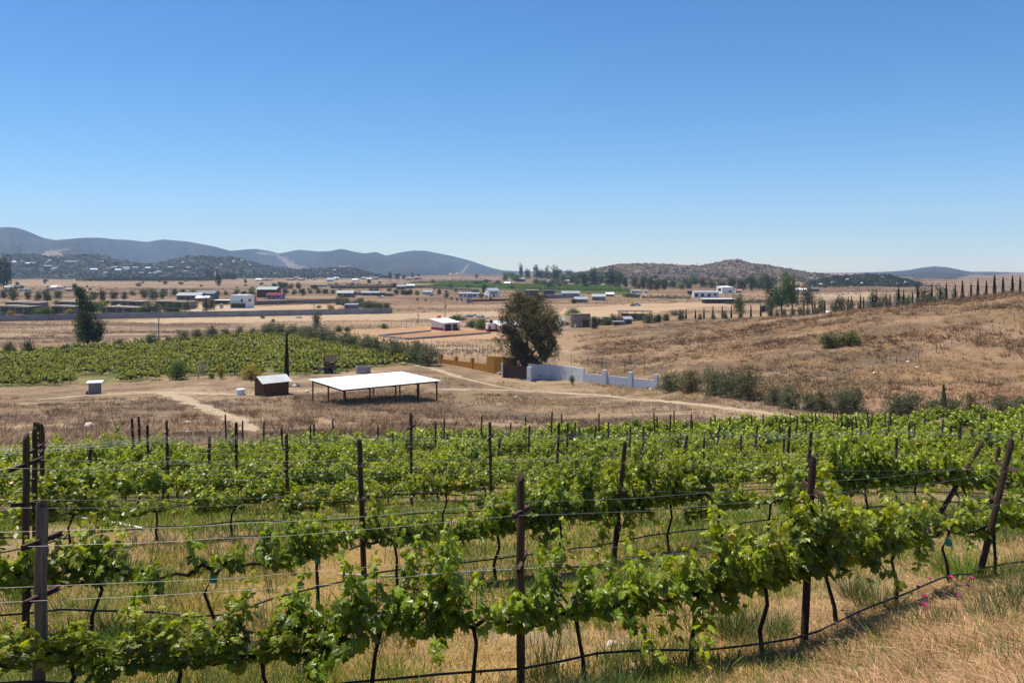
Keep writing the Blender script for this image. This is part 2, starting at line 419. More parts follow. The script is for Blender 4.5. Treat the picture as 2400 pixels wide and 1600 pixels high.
    for sc_, a_, b_ in ((17, .62, 1.34), (55, .74, 1.24)):
        nz = N.new('ShaderNodeTexNoise'); nz.inputs['Scale'].default_value = sc_; nz.inputs['Detail'].default_value = 5; nz.inputs['Roughness'].default_value = .7; L.new(tc.outputs['Object'], nz.inputs['Vector'])
        mr = N.new('ShaderNodeMapRange'); mr.inputs[1].default_value = .32; mr.inputs[2].default_value = .68; mr.inputs[3].default_value = a_; mr.inputs[4].default_value = b_; L.new(nz.outputs['Fac'], mr.inputs[0])
        mx = N.new('ShaderNodeMixRGB'); mx.blend_type = 'MULTIPLY'; mx.inputs[0].default_value = 1; L.new(src, mx.inputs[1]); L.new(mr.outputs[0], mx.inputs[2]); src = mx.outputs[0]
    L.new(src, p.inputs['Base Color'])
    kind(obj('ground', g, m, smooth=True), 'structure')
LOWVINE = [(-300,925),(0,908),(240,900),(470,882),(720,880),(880,862),(1000,852),(860,815),(700,782),(600,786),(380,803),(0,832),(-300,850)]
SAND = (.62,.47,.33)
ZONES = [
    ([(250,752),(420,747),(600,743),(900,736),(1170,728),(1170,741),(900,750),(620,754),(400,757)], SAND, .9),
    ([(690,782),(1010,764),(1100,768),(1200,775),(1200,792),(1000,802),(880,800)], (.60,.39,.24), .85),
    ([(880,788),(990,778),(1140,774),(1150,780),(960,796)], (.50,.27,.15), .8),
    ([(1300,724),(1500,712),(1690,706),(1720,716),(1600,724),(1440,744),(1310,744)], (.64,.47,.32), .9),
    ([(600,717),(800,714),(790,728),(600,728)], SAND, .8), ([(430,718),(600,718),(600,730),(430,730)], (.66,.54,.41), .9),
    ([(20,656),(480,654),(700,655),(900,656),(700,668),(480,672),(0,672)], (.50,.37,.25), .8),
    ([(0,672),(500,673),(900,671),(900,680),(0,684)], (.33,.235,.16), .6),
    ([(190,672),(240,684),(215,688),(180,676)], SAND, .9),
    ([(900,655),(1180,650),(1240,655),(1000,662)], (.40,.27,.19), .7),
    ([(970,667),(1150,664),(1220,664),(1400,672),(1500,684),(1480,692),(1230,682),(1000,672)], (.10,.15,.045), .95),
    ([(1470,690),(1620,690),(1610,703),(1480,700)], (.55,.40,.27), .8),
    ([(1700,690),(1810,682),(1830,700),(1720,705)], (.44,.31,.20), .8),
    ([(1920,688),(2040,684),(2040,703),(1920,703)], (.60,.46,.31), .9),
    ([(1990,905),(2420,898),(2420,945),(2080,935)], (.50,.32,.20), .55),
    ([(2120,875),(2330,862),(2420,872),(2330,890),(2100,895)], (.50,.32,.18), .5),
]
build_ground()
def ribbon(name, pts, wid, seed, lift=.05):
    P = np.array([pt(*p)[:2] for p in pts])
    d = np.r_[0, np.cumsum(np.linalg.norm(np.diff(P, axis=0), axis=1))]
    t = np.linspace(0, d[-1], max(12, int(d[-1] / .5)))
    X = np.interp(t, d, P[:, 0]); Y = np.interp(t, d, P[:, 1])
    for _ in range(14):
        X[1:-1] = (X[:-2] + X[1:-1] * 2 + X[2:]) / 4; Y[1:-1] = (Y[:-2] + Y[1:-1] * 2 + Y[2:]) / 4
    T = np.gradient(np.c_[X, Y], axis=0); T /= np.linalg.norm(T, axis=1)[:, None]
    Nn = np.c_[-T[:, 1], T[:, 0]]
    wl = wid * (.5 + .9 * (fbm(t * .35, t * 0 + seed, seed, 4) - .5)); wr = wid * (.5 + .9 * (fbm(t * .35, t * 0 + seed + 9, seed + 5, 4) - .5))
    e = np.clip(np.minimum(t, d[-1] - t) / 4, .05, 1)
    rows_ = []
    for k in np.linspace(-1, 1, 7):
        o = np.where(k < 0, wl, wr) * k * e
        x = X + Nn[:, 0] * o; y = Y + Nn[:, 1] * o
        rows_.append(np.c_[x, y, gh(x, y) + lift * (1 - .7 * abs(k) ** 3)])
    P3 = np.stack(rows_)
    c = .86 + .3 * fbm(P3[..., 0] * 1.2, P3[..., 1] * 1.2, seed, 4)
    g = Geo(); g.grid(P3, np.repeat(c.ravel()[:, None], 3, 1), flip=True)
    kind(obj(name, g, M['track'], smooth=True), 'structure')
M['track'] = mat('pale_track_dust', (.32,.235,.148), (.40,.30,.20), .8, .95, .1, attr=True, bump=.3)
ribbon('dirt_track', [(1960,990),(1870,977),(1800,969),(1700,956),(1600,944),(1544,939),(1455,931),(1366,923),(1276,918),(1200,914),(1100,913),(1000,913)], 1.5, 3)
ribbon('dirt_track', [(930,846),(1008,862),(1060,878),(1110,893),(1180,908),(1260,918)], 1.3, 5)
ribbon('dirt_track', [(60,938),(200,926),(310,920),(400,918),(500,924),(600,925),(700,915),(760,914)], 2.0, 7)
ribbon('dirt_track', [(370,919),(425,932),(470,952),(520,970),(560,988),(600,1012)], 2.3, 8)
# ------------------------------------------------------------------ hills and far ranges
def mountain(name, pts, D, depth, m, seed, amp, scars=(), nv=46, du=3.0, rough=0, cvar=.35, pw=1.15):
    pts = np.array(pts, float)
    u = np.arange(pts[0, 0], pts[-1, 0] + .1, du)
    r = np.interp(u, pts[:, 0], pts[:, 1])
    k = np.exp(-np.linspace(-2, 2, 9) ** 2); k /= k.sum()
    r = np.convolve(np.pad(r, 4, mode='edge'), k, 'valid')
    r = r + (fbm(u / 9, u * 0, seed, 4) - .5) * rough
    t = np.r_[np.linspace(0, 1, nv), np.linspace(1, 1.9, 14)[1:]]
    zb = 0
    wob = (fbm(u / 160, u * 0, seed + 2, 3) - .5) * depth * .9
    zr = CZ - (r - HZ) / F * (D + wob)
    T, U = np.meshgrid(t, u, indexing='ij')
    Yd = D + wob[None] - depth * (1 - T)
    n = fbm(U / 42 + T * 1.4, T * 3.0 + seed, seed + 4, 5)
    ridge = 1 - np.abs(fbm(U / 30 + T * 2.2, T * 3.6, seed + 8, 4) * 2 - 1) * 2
    prof = np.where(T <= 1, np.clip(T, 0, 1) ** pw, np.clip(1 - (T - 1) * 1.05, 0, 1))
    env = np.sin(np.clip(T, 0, 1) * math.pi) ** .8
    zb = -1.0 - .004 * np.maximum(Yd - 600, 0)
    Z = zb + (zr[None] - zb) * prof * (1 + env * ((n - .5) * .5 + (ridge - .5) * .22) * amp)
    # never let the front slope stand above its own ridge line
    lim = CZ + (zr - CZ)[None] / (D + wob)[None] * Yd
    Z = np.where(T < 1, np.minimum(Z, lim - (1 - T) * 2), Z)
    X = (U - 1200) / F * Yd
    c = (1 - cvar) + 2 * cvar * fbm(X / (D * .02), Z / (D * .006), seed + 3, 5)
    C = np.repeat(c.ravel()[:, None], 3, 1)
    px = U.ravel() + (fbm(U.ravel() / 6, T.ravel() * 9, seed, 3) - .5) * 14; row = (HZ + (CZ - Z) / Yd * F).ravel() + (fbm(U.ravel() / 5, T.ravel() * 12, seed + 1, 3) - .5) * 6
    for poly, col, f in scars:
        k = inpoly(px, row, poly)[:, None] * f
        C = C * (1 - k) + np.array(col) * k
    g = Geo(); g.grid(np.dstack([X, Yd, Z]), C)
    kind(obj(name, g, m, smooth=True), 'structure')
    return X, Yd, Z, T
SC_ = (7.5, 5.6, 4.2)
mountain('mountain_range', [(-420,560),(-300,548),(-180,541),(-60,536),(0,533),(20,532),(40,534),(60,540),(80,548),(100,557),(130,563),(160,560),(200,557),(235,557),(270,561),(300,562),(345,567),(380,561),(440,566),(500,577),(540,588),(570,585),(600,583),
  (630,588),(655,594),(700,585),(740,589),(770,589),(800,583),(830,590),(855,594),(880,590),(905,599),(940,591),(970,587),(1000,588),(1060,600),(1100,610),(1150,627),(1180,634),(1230,636),(1300,638),(1325,634),(1350,639),(1400,641)],
  5600, 3300, M['chap'], 31, .5, [([(96,597),(112,588),(125,586),(140,592),(146,600),(96,602)], SC_, .42), ([(125,588),(160,580),(166,583),(130,592)], SC_, .34), ([(600,590),(650,594),(668,604),(690,618),(718,628),(680,632),(664,612),(646,598),(600,594)], SC_, .38), ([(780,625),(820,621),(824,626),(780,630)], SC_, .38), ([(1075,640),(1095,622),(1105,618),(1098,626),(1080,641)], SC_, .5)], nv=90, pw=1.9)
mountain('mountain_range', [(1980,660),(2020,642),(2080,637),(2130,633),(2160,627),(2190,624),(2220,626),(2240,630),(2280,638),(2320,637),(2360,640),(2420,648),(2500,644),(2620,650),(2800,658)], 4800, 3500, M['chap'], 33, .5, [([(2170,651),(2190,650),(2190,655),(2170,655)], SC_, .34)], nv=80, pw=1.7)
LH = mountain('boulder_hill', [(-300,640),(-200,612),(-100,603),(0,598),(40,597),(75,595),(120,601),(170,599),(195,597),(225,596),(250,601),(280,610),(350,619),(395,612),(420,605),(455,600),(500,602),(520,603),(540,600),(570,608),(600,617),(650,627),(700,631),(760,629),(815,627),(850,635),(890,645),(920,652),(960,658)], 2500, 620, M['chapd'], 41, .8, nv=50, rough=1.4)
RH = mountain('brown_hill', [(1300,655),(1350,640),(1400,628),(1450,618),(1500,618),(1520,617),(1600,621),(1640,622),(1680,615),(1700,609),(1720,607),(1738,609),(1760,617),(1800,621),(1850,630),(1900,639),(1940,643),(1975,647),(2040,652),(2100,662)], 1900, 520, M['chapb'], 43, .9, [([(1815,627),(1822,627),(1830,660),(1824,660)], (2.6,2,1.5), .6)], nv=54, rough=1.2)
FH = mountain('rocky_hill', [(1840,680),(1900,660),(1960,648),(2000,645),(2020,642),(2040,643),(2060,644),(2085,645),(2110,651),(2150,662),(2200,674),(2260,684)], 1250, 330, M['chapd'], 45, .8, nv=46, rough=1.6)
mountain('foothill', [(1020,655),(1060,640),(1100,641),(1180,644),(1240,650)], 2900, 300, M['chapb'], 47, .6, nv=26)
def rock_verts(r, seed, fl=.7):
    a = np.random.RandomState(seed)
    ph = (1 + 5 ** .5) / 2
    V = np.array([(-1,ph,0),(1,ph,0),(-1,-ph,0),(1,-ph,0),(0,-1,ph),(0,1,ph),(0,-1,-ph),(0,1,-ph),(ph,0,-1),(ph,0,1),(-ph,0,-1),(-ph,0,1)], float)
    Fc = [(0,11,5),(0,5,1),(0,1,7),(0,7,10),(0,10,11),(1,5,9),(5,11,4),(11,10,2),(10,7,6),(7,1,8),(3,9,4),(3,4,2),(3,2,6),(3,6,8),(3,8,9),(4,9,5),(2,4,11),(6,2,10),(8,6,7),(9,8,1)]
    for _ in range(2):
        V = list(map(tuple, V)); cache = {}; nf = []
        def mid(i, j):
            k = (min(i, j), max(i, j))
            if k not in cache:
                V.append(tuple((np.array(V[i]) + np.array(V[j])) / 2)); cache[k] = len(V) - 1
            return cache[k]
        for p_, q_, s_ in Fc:
            x_, y_, z_ = mid(p_, q_), mid(q_, s_), mid(s_, p_)
            nf += [(p_, x_, z_), (x_, q_, y_), (z_, y_, s_), (x_, y_, z_)]
        V = np.array(V); V /= np.linalg.norm(V, axis=1)[:, None]; Fc = nf
    o = a.rand(3) * 50
    k = .62 + .75 * fbm(V[:, 0] * 1.1 + o[0] + V[:, 2] * .7, V[:, 1] * 1.1 + o[1] - V[:, 2] * .5, seed, 3)
    V = V * k[:, None] * np.array([1, .8, fl]) * r
    return V, np.array(Fc)
RK = [rock_verts(1, i) for i in range(6)]
def boulders(H, n, smin, smax, top, name):
    X, Yd, Z, T = H; g = Geo(); h, w_ = X.shape
    for _ in range(n):
        i = int(np.clip(rs.beta(3, 2) * 46, 4, 46)) if rs.rand() > top else rs.randint(44, 50)
        j = rs.randint(8, w_ - 8)
        if i >= h: i = h - 1
        if vnoise(np.array([j / 14.]), np.array([i / 9.]), 77)[0] < .5 and rs.rand() < .8: continue
        V, Fc = RK[rs.randint(6)]
        s = smin + (smax - smin) * rs.rand() ** 3
        g.add(rz(V * s, rs.rand() * 6) + np.array([X[i, j], Yd[i, j], Z[i, j] + s * .15]), Fc)
    kind(obj(name, g, M['greyrock']), 'stuff')
boulders(LH, 200, 1.2, 6, .14, 'hill_boulders')
boulders(FH, 110, .7, 3.0, .2, 'hill_boulders')
boulders(RH, 150, .7, 2.4, .05, 'hill_boulders')
def shrubs_on(H, n, s0, s1, mt, name):
    X, Yd, Z, T = H; g = Geo(); h, w_ = X.shape
    for _ in range(n):
        i = rs.randint(2, h - 12); j = rs.randint(3, w_ - 3)
        V, Fc = RK0[rs.randint(4)]
        s = s0 + (s1 - s0) * rs.rand() ** 2
        g.add(rz(V, rs.rand() * 6) * np.array([s, s, s * .8]) + np.array([X[i, j], Yd[i, j], Z[i, j] + s * .2]), Fc, (.6 + .6 * rs.rand()) * np.ones(3))
    kind(obj(name, g, M[mt]), 'stuff')
def bush_v(seed):
    a = np.random.RandomState(seed); V = []; Fc = []
    for k in range(14):
        p = a.normal(0, .42, 3); p[2] = abs(p[2]); d = a.normal(0, .3, (3, 3))
        V += list(p + d); Fc.append((3 * k, 3 * k + 1, 3 * k + 2))
    return np.array(V), np.array(Fc)
RK0 = [bush_v(i) for i in range(4)]
M['farshrub'] = mat('hill_shrub', (.035,.042,.024), (.075,.075,.045), .02, .95, .05, attr=True)
shrubs_on(LH, 7500, 2.0, 5.5, 'farshrub', 'hill_shrubs')
shrubs_on(RH, 3600, 1.2, 3.2, 'farshrub', 'hill_shrubs')
shrubs_on(FH, 4200, 1.0, 3.0, 'farshrub', 'hill_shrubs')
# the air between: one box of thin even haze round everything
def build_haze():
    g = Geo(); g.box((0, 3400, 185), (11600, 7640, 425))
    m = bpy.data.materials.new('valley_haze'); m.use_nodes = True
    t = m.node_tree; t.nodes.remove(t.nodes['Principled BSDF'])
    v = t.nodes.new('ShaderNodeVolumePrincipled')
    v.inputs['Color'].default_value = (.46, .68, 1.0, 1); v.inputs['Density'].default_value = HAZE; v.inputs['Anisotropy'].default_value = .1
    t.links.new(v.outputs[0], t.nodes['Material Output'].inputs['Volume'])
    kind(obj('haze', g, m), 'stuff')
HAZE = 8e-5
build_haze()
# ------------------------------------------------------------------ nearer structures
def world_xy(px, Y): return (px - 1200) / F * Y, Y
# open shelter: white corrugated slab on eleven timber posts
def shelter():
    zr = CZ - 14.35
    Y1, Y2, Y3 = 99.6, 107.8, 108.8
    A = np.array([(804 - 1200) / F * Y1, Y1]); B = np.array([(1034 - 1200) / F * Y2, Y2]); Cc = np.array([(724 - 1200) / F * Y3, Y3])
    a = B - A; b = Cc - A; D = A + a + b
    c0 = (A + D) / 2; z0 = g1(*c0)
    t = thing('open_shelter', 'open-sided shelter with a white corrugated metal roof on dark timber posts', 'shelter', (c0[0], c0[1], z0))
    def loc(s, r, z): p = A + a * s + b * r - c0; return (p[0], p[1], z - z0)
    g = Geo(); n = 420
    s = np.linspace(0, 1, n); wv = .028 * np.sin(s * 13.5 / .19 * 2 * math.pi)
    for sg, off in ((False, 0), (True, -.02)):
        P = np.array([[loc(x, r, zr + w_ + off) for x, w_ in zip(s, wv)] for r in np.linspace(0, 1, 9)]); g.grid(P, flip=sg)
    obj('roof', g, M['roofw'], t)
    ln = np.linalg.norm(a)
    def beam(p, q, th=.09, hh=.2, nm='beam'):
        p = np.array(p); q = np.array(q); d = q - p; g = Geo(); an = math.atan2(d[1], d[0]); L_ = np.linalg.norm(d[:2])
        g.box((p + q) / 2, (L_, th, hh), an); obj(nm, g, M['beam'], t)
    zb = zr - .135
    beam(loc(.02, .03, zb), loc(.975, .03, zb)); beam(loc(.02, .97, zb), loc(.975, .97, zb)); beam(loc(.02, .5, zb), loc(.975, .5, zb))
    for x in (.03, .27, .53, .77, .965): beam(loc(x, .045, zb - .17), loc(x, .955, zb - .17), .08, .14, 'rafter')
    for x, r in ((.03,.03),(.27,.03),(.53,.03),(.77,.03),(.965,.03),(.03,.97),(.35,.97),(.67,.97),(.965,.97),(.03,.5),(.965,.5)):
        p = A + a * x + b * r; zg = g1(*p); g = Geo()
        g.box((p[0] - c0[0], p[1] - c0[1], (zg - .3 + zr - .24) / 2 - z0), (.15, .15, zr - .24 - zg + .3), math.atan2(a[1], a[0]))
        obj('post', g, M['beam'], t)
    p1, p2 = A + a * .53 + b * .9, A + a * .965 + b * .5
    beam((*(p1 - c0), g1(*p1) + .35 - z0), (*(p2 - c0), g1(*p2) + .35 - z0), .06, .06, 'rail')
shelter()

def gable_roof(w, d, ze, zr, ov, th=.1):
    g = Geo()
    pf = [(-d / 2 - ov, ze - (zr - ze) * ov / (d / 2)), (0, zr), (0, zr + th), (-d / 2 - ov, ze - (zr - ze) * ov / (d / 2) + th)]
    for sgn in (1, -1):
        P = [(x * sgn, z) for x, z in pf]
        v = Geo().prism(P, -w / 2 - ov, w / 2 + ov)
        V = v.V[0][:, [1, 0, 2]]
        g.add(V, v.F[0])
    return g
def corr_roof(w, d, ze, zr, ov, per=.18):
    """corrugated gable: two waved slopes with ridge along x"""
    g = Geo(); n = int((w + 2 * ov) / per * 6); x = np.linspace(-w / 2 - ov, w / 2 + ov, n); wv = .02 * np.sin(x / per * 2 * math.pi)
    for sg in (-1, 1):
        for off, fl in ((0, sg > 0), (-.015, sg < 0)):
            P = [np.c_[x, np.full(n, sg * (d / 2 + ov) * k), wv + zr - (zr - ze) * (d / 2 + ov) / (d / 2) * k + off] for k in (0, .5, 1)]
            g.grid(np.array(P), flip=fl)
    return g
def gable_walls(w, d, ze, zr):
    g = Geo(); v = Geo().prism([(-d / 2, -.3), (d / 2, -.3), (d / 2, ze), (0, zr), (-d / 2, ze)], -w / 2, w / 2)
    g.add(v.V[0][:, [1, 0, 2]], v.F[0][:, ::-1]); return g
def shed():
    x, y = world_xy(636, 119.5); z = g1(x, y)
    t = thing('wooden_shed', 'small red-brown plank shed with a grey corrugated gable roof', 'shed', (x, y, z), .74)
    obj('wall', gable_walls(3.6, 2.9, 2.05, 2.68), M['board'], t)
    obj('roof', corr_roof(3.6, 2.9, 2.07, 2.73, .42), M['roofg'], t)
    g = Geo(); g.box((.75, -1.47, .95), (.85, .05, 1.9)); d = obj('door', g, M['board'], t)
    g = Geo(); g.box((.42, -1.51, .95), (.05, .04, .14)); obj('handle', g, M['rust'], d)
    for sx in (-1.8, 1.8):
        g = Geo(); g.box((sx, -1.46, 1.0), (.12, .1, 2.1)); obj('corner_post', g, M['beam'], t)
    g = Geo()
    for sy in (-1, 1):
        g.tube([(-2.24, sy * 1.88, 1.78), (-2.24, 0, 2.66)], .07, 5)
    obj('barge_board', g, M['beam'], t)
shed()
def hut():
    x, y = world_xy(222.5, 131); z = g1(x, y)
    t = thing('brick_hut', 'tiny grey brick hut with a flat white roof beside the lower vineyard', 'hut', (x, y, z), .32)
    g = Geo(); g.box((0, 0, .75), (1.6, 1.5, 2.1)); obj('wall', g, M['brick'], t)
    g = Geo(); g.box((0, -.02, 1.9), (2.25, 2.1, .12), tilt=[[1,0,0],[0,1,-.05],[0,.05,1]]); obj('roof', g, M['roofw'], t)
    g = Geo(); g.box((-.83, .2, .8), (.05, .7, 1.7)); obj('door', g, M['dark'], t)
    g = Geo(); g.box((.83, 0, .9), (.04, .55, .5)); obj('window', g, M['dark'], t)
    g = Geo(); g.box((-1.0, -.4, .25), (.35, .4, .6)); obj('step', g, M['dark'], t)
hut()
def tank(name, label, px, Y, r, h, m, lid=True, zoff=0, cat='water tank'):
    x, y = world_xy(px, Y); z = g1(x, y) + zoff
    t = thing(name, label, cat, (x, y, z))
    g = Geo(); zz = np.array([-.1, 0, .15, .3, .45, .6, .75, .85, .92]) * h
    rr = np.array([1, 1, .98, 1, .98, 1, .98, 1, .8]) * r
    g.tube([(0, 0, q) for q in zz], rr, 20); obj('tank_body', g, m, t, smooth=False)
    if lid:
        g = Geo(); g.tube([(0, 0, .9 * h), (0, 0, h)], [r * .38, r * .34], 14); obj('lid', g, m, t)
    return t
tank('water_tank', 'squat white plastic water tank beside the plank shed', 564, 120, .62, .95, M['pvc'])
def cistern():
    x, y = world_xy(851, 149); z = g1(x, y)
    t = thing('concrete_ring', 'round open-topped grey concrete ring standing behind the white-roofed shelter', 'concrete ring', (x, y, z))
    g = Geo(); n = 36; an = np.linspace(0, 2 * math.pi, n + 1)
    prof = [(1.28, -.3), (1.28, 1.2), (1.14, 1.2), (1.14, -.3)]
    P = np.array([[(r * math.cos(a), r * math.sin(a), q) for a in an] for r, q in prof]); g.grid(P, flip=True); obj('ring_wall', g, M['conc'], t)
    g = Geo(); P = np.array([[(r * math.cos(a), r * math.sin(a), .55) for a in an] for r in (.02, 1.15)]); g.grid(P, flip=True); obj('soil_fill', g, M['rock'], t)
cistern()
def playset():
    x, y = world_xy(773, 150); z = g1(x, y)
    t = thing('play_tower', 'weathered wooden play tower with a pitched roof, slide and swing beam', 'playset', (x, y, z), .45)
    W = M['wood']
    for sx in (-.75, .75):
        for sy in (-.65, .65):
            g = Geo(); g.box((sx, sy, 1.15), (.12, .12, 2.7)); obj('post', g, W, t)
    g = Geo(); g.box((0, 0, 1.05), (1.6, 1.4, .08)); obj('platform', g, W, t)
    g = Geo()
    for k in range(7):
        u = -.66 + k * .22
        g.box((u, -.72, 1.42), (.18, .03, .72)); g.box((u, .72, 1.42), (.18, .03, .72))
    for k in range(6): g.box((.82, -.55 + k * .22, 1.42), (.03, .18, .72))
    obj('railing', g, W, t)
    obj('roof', gable_roof(1.7, 1.6, 2.35, 3.15, .2, .06), M['post'], t)
    g = Geo(); g.prism([(-.75, 2.4), (.75, 2.4), (0, 3.1)], -.7, -.66); g.prism([(-.75, 2.4), (.75, 2.4), (0, 3.1)], .66, .7)
    V = [rz(v, math.pi / 2) for v in g.V]; g.V = V; obj('gable_panel', g, W, t)
    g = Geo()
    pts = [(-.8, -.3, 1.1), (-1.1, -.3, 1.02), (-1.6, -.3, .72), (-2.1, -.3, .4), (-2.5, -.3, .2), (-2.85, -.3, .14)]
    P = np.array([[(p[0], p[1] + o, p[2] + h_) for p in pts] for o, h_ in ((-.3, .16), (-.26, 0), (.26, 0), (.3, .16))]); g.grid(P)
    P2 = P.copy(); P2[..., 2] -= .05; g.grid(P2, flip=True); obj('slide', g, M['slide'], t)
    g = Geo(); g.tube([(.8, 0, 1.95), (2.9, 0, 1.85)], .075, 6); b = obj('swing_beam', g, W, t)
    for sy in (-.75, .75):
        g = Geo(); g.tube([(2.8, 0, 1.9), (3.15, sy, -.15)], .06, 6); obj('beam_leg', g, W, t)
    g = Geo(); g.box((0, .6, .5), (1.4, .05, .9)); obj('lower_panel', g, W, t)
    g = Geo(); g.box((.5, -.78, .9), (.8, .06, .5)); obj('lower_panel', g, W, t)
playset()

# gate walls
def seg_wall(t, nm, pts, zt0, zt1, th, m, cap=None, base=-.5, z0=0, o=(0, 0), ret=False):
    """wall along plan points with tops interpolated between absolute heights"""
    pts = np.array(pts, float); d = np.r_[0, np.cumsum(np.linalg.norm(np.diff(pts, axis=0), axis=1))]
    T = np.gradient(pts, axis=0); T /= np.linalg.norm(T, axis=1)[:, None]; Nn = np.c_[-T[:, 1], T[:, 0]] * th / 2
    zt = zt0 + (zt1 - zt0) * d / d[-1] if np.isscalar(zt0) else np.array(zt0)
    zb = gh(pts[:, 0], pts[:, 1]) + base
    L_, R_ = pts + Nn - np.array(o), pts - Nn - np.array(o)
    rows_ = [np.c_[R_, zb - z0], np.c_[R_, zt - z0], np.c_[L_, zt - z0], np.c_[L_, zb - z0]]
    g = Geo(); g.grid(np.stack(rows_), flip=True)
    for i in (0, -1):
        q = np.array([r_[i] for r_ in rows_]); g.add(q, [(0, 1, 2), (0, 2, 3)])
    return obj(nm, g, m, t)
def gate_walls():
    # ochre wall: far-left pillar to the tall curved wing at the gate
    def P(px, Y): return world_xy(px, Y)
    o = P(1105, 158); z0 = g1(*o)
    t = thing('ochre_wall', 'ochre yellow boundary wall stepping up to a tall curved wing at the gate', 'wall', (*o, z0))
    a, b = P(1032, 166), P(1142, 155)
    za, zb = zat(840, 166), zat(853, 155)
    seg_wall(t, 'low_wall', [a, b], za, zb, .22, M['ochre'], z0=z0, o=o)
    for px, Y, top in ((1034, 166, 829), (1069, 162.3, 835), (1107, 158.4, 838)):
        c = P(px, Y); g = Geo(); zt = zat(top, Y); zz = g1(*c) - .5
        g.box((c[0] - o[0], c[1] - o[1], (zt + zz) / 2 - z0), (.62, .5, zt - zz), math.atan2(b[1] - a[1], b[0] - a[0])); obj('pillar', g, M['ochre'], t)
    c = P(1142, 155); e = P(1178, 151.5)
    pl = [c, P(1160, 153.6), P(1180, 152.6), P(1194, 153.2), P(1204, 154.6), P(1210, 156.4)]
    zt = [zat(834, 155), zat(835, 153.6), zat(836, 152.6), zat(838, 153.2), zat(839.5, 154.6), zat(840, 156.4)]
    seg_wall(t, 'curved_wing', pl, zt, 0, .26, M['ochre'], z0=z0, o=o)
    # gate
    g0, g1_ = P(1179, 148.6), P(1239, 147.2); o = ((g0[0] + g1_[0]) / 2, (g0[1] + g1_[1]) / 2); z0 = g1(*o)
    an = math.atan2(g1_[1] - g0[1], g1_[0] - g0[0]); Lg = math.hypot(g1_[0] - g0[0], g1_[1] - g0[1])
    t = thing('entrance_gate', 'dark brown double-leaf gate between the ochre wall and the white wall', 'gate', (*o, z0), an)
    for s in (-1, 1):
        cx = s * Lg / 4
        g = Geo(); g.box((cx, 0, 1.2), (Lg / 2 - .06, .06, 2.2)); lf = obj('gate_leaf', g, M['gate'], t)
        g = Geo()
        for zz in (.14, 1.25, 2.27): g.box((cx, -.045, zz), (Lg / 2 - .08, .05, .09))
        for xx in (-.5, .5): g.box((cx + xx * (Lg / 2 - .16), -.046, 1.2), (.08, .052, 2.1))
        obj('frame', g, M['rust'], lf)
    g = Geo(); g.box((-Lg / 2 - .12, -.1, 1.15), (.26, .3, 3.1)); obj('gate_post', g, M['oldwhite'], t)
    # white wall
    o = P(1400, 143); z0 = g1(*o)
    t = thing('white_wall', 'worn white plaster wall curving away from the gate and stepping down between pillars', 'wall', (*o, z0))
    pl = [P(1241, 146.6), P(1246, 147.6), P(1262, 149.0), P(1290, 149.0), P(1320, 147.6), P(1345, 145.8), P(1369, 143.6)]
    rw = [853.5, 853.5, 854, 855, 857, 860, 863.5]
    seg_wall(t, 'curved_wing', pl, [zat(r_, p[1]) for r_, p in zip(rw, pl)], 0, .26, M['oldwhite2'], z0=z0, o=o)
    a, b = P(1369, 143.6), P(1536, 134.5)
    seg_wall(t, 'low_wall', [a, b], zat(874, 143.6), zat(891, 134.5), .2, M['oldwhite2'], z0=z0, o=o)
    an = math.atan2(b[1] - a[1], b[0] - a[0])
    for px, Y, top in ((1241, 146.2, 859.5), (1418, 140.8, 867), (1478, 137.6, 871.5), (1538, 134.3, 877)):
        c = P(px, Y); zt = zat(top, Y); zz = g1(*c) - .5; g = Geo()
        g.box((c[0] - o[0], c[1] - o[1], (zt + zz) / 2 - z0), (.78 if px < 1530 else .62, .5, zt - zz), an); obj('pillar', g, M['oldwhite2'], t)
M['oldwhite2'] = mat('stained_white_plaster', (.10,.10,.11), (.52,.535,.56), 1.5, .85, .2, detail=8, lo=.34, hi=.385)
gate_walls()

# generic runs of boundary wall with pilasters
def wall_run(name, label, pts, h, m, step=9.0, cat='wall', th=.25, pil=.5):
    P = np.array([pt(*p)[:2] for p in pts]); o = P.mean(0); z0 = g1(*o)
    t = thing(name, label, cat, (o[0], o[1], z0))
    d = np.r_[0, np.cumsum(np.linalg.norm(np.diff(P, axis=0), axis=1))]
    n = max(2, int(d[-1] / step) + 1); s = np.linspace(0, d[-1], n)
    q = np.c_[np.interp(s, d, P[:, 0]), np.interp(s, d, P[:, 1])]
    zg = gh(q[:, 0], q[:, 1])
    seg_wall(t, 'wall_panel', q, zg + h, 0, th, m, z0=z0, o=o)
    for i in range(n):
        j = min(i + 1, n - 1); k = max(i - 1, 0); an = math.atan2(q[j, 1] - q[k, 1], q[j, 0] - q[k, 0])
        g = Geo(); g.box((q[i, 0] - o[0], q[i, 1] - o[1], zg[i] - z0 + h / 2), (pil, pil, h + .15), an); obj('pilaster', g, m, t)
    return t
wall_run('boundary_wall', 'long grey concrete compound wall with pilasters in front of the low grey houses', [(-70,756),(0,753),(100,751),(190,749),(300,746),(420,744),(600,741),(740,738),(918,734)], 2.45, M['conc'])
wall_run('boundary_wall', 'brown block wall behind the sandy lot by the small grey shed', [(590,715),(660,713),(740,711),(790,710)], 2.3, M['house'])
wall_run('boundary_wall', 'dark windbreak wall curving along the green field', [(775,676),(870,676),(930,674),(1000,675),(1060,679),(1122,684)], 2.2, M['roofd'], 14)
wall_run('boundary_wall', 'grey block wall below the pale blue-grey houses behind the big tree', [(1262,700),(1300,699),(1345,698)], 2.5, M['conc'], 10)
wall_run('boundary_wall', 'low brown wall by the grey box hut right of the white cottage', [(1106,707),(1140,706),(1185,705)], 1.2, M['maroon'], 8)
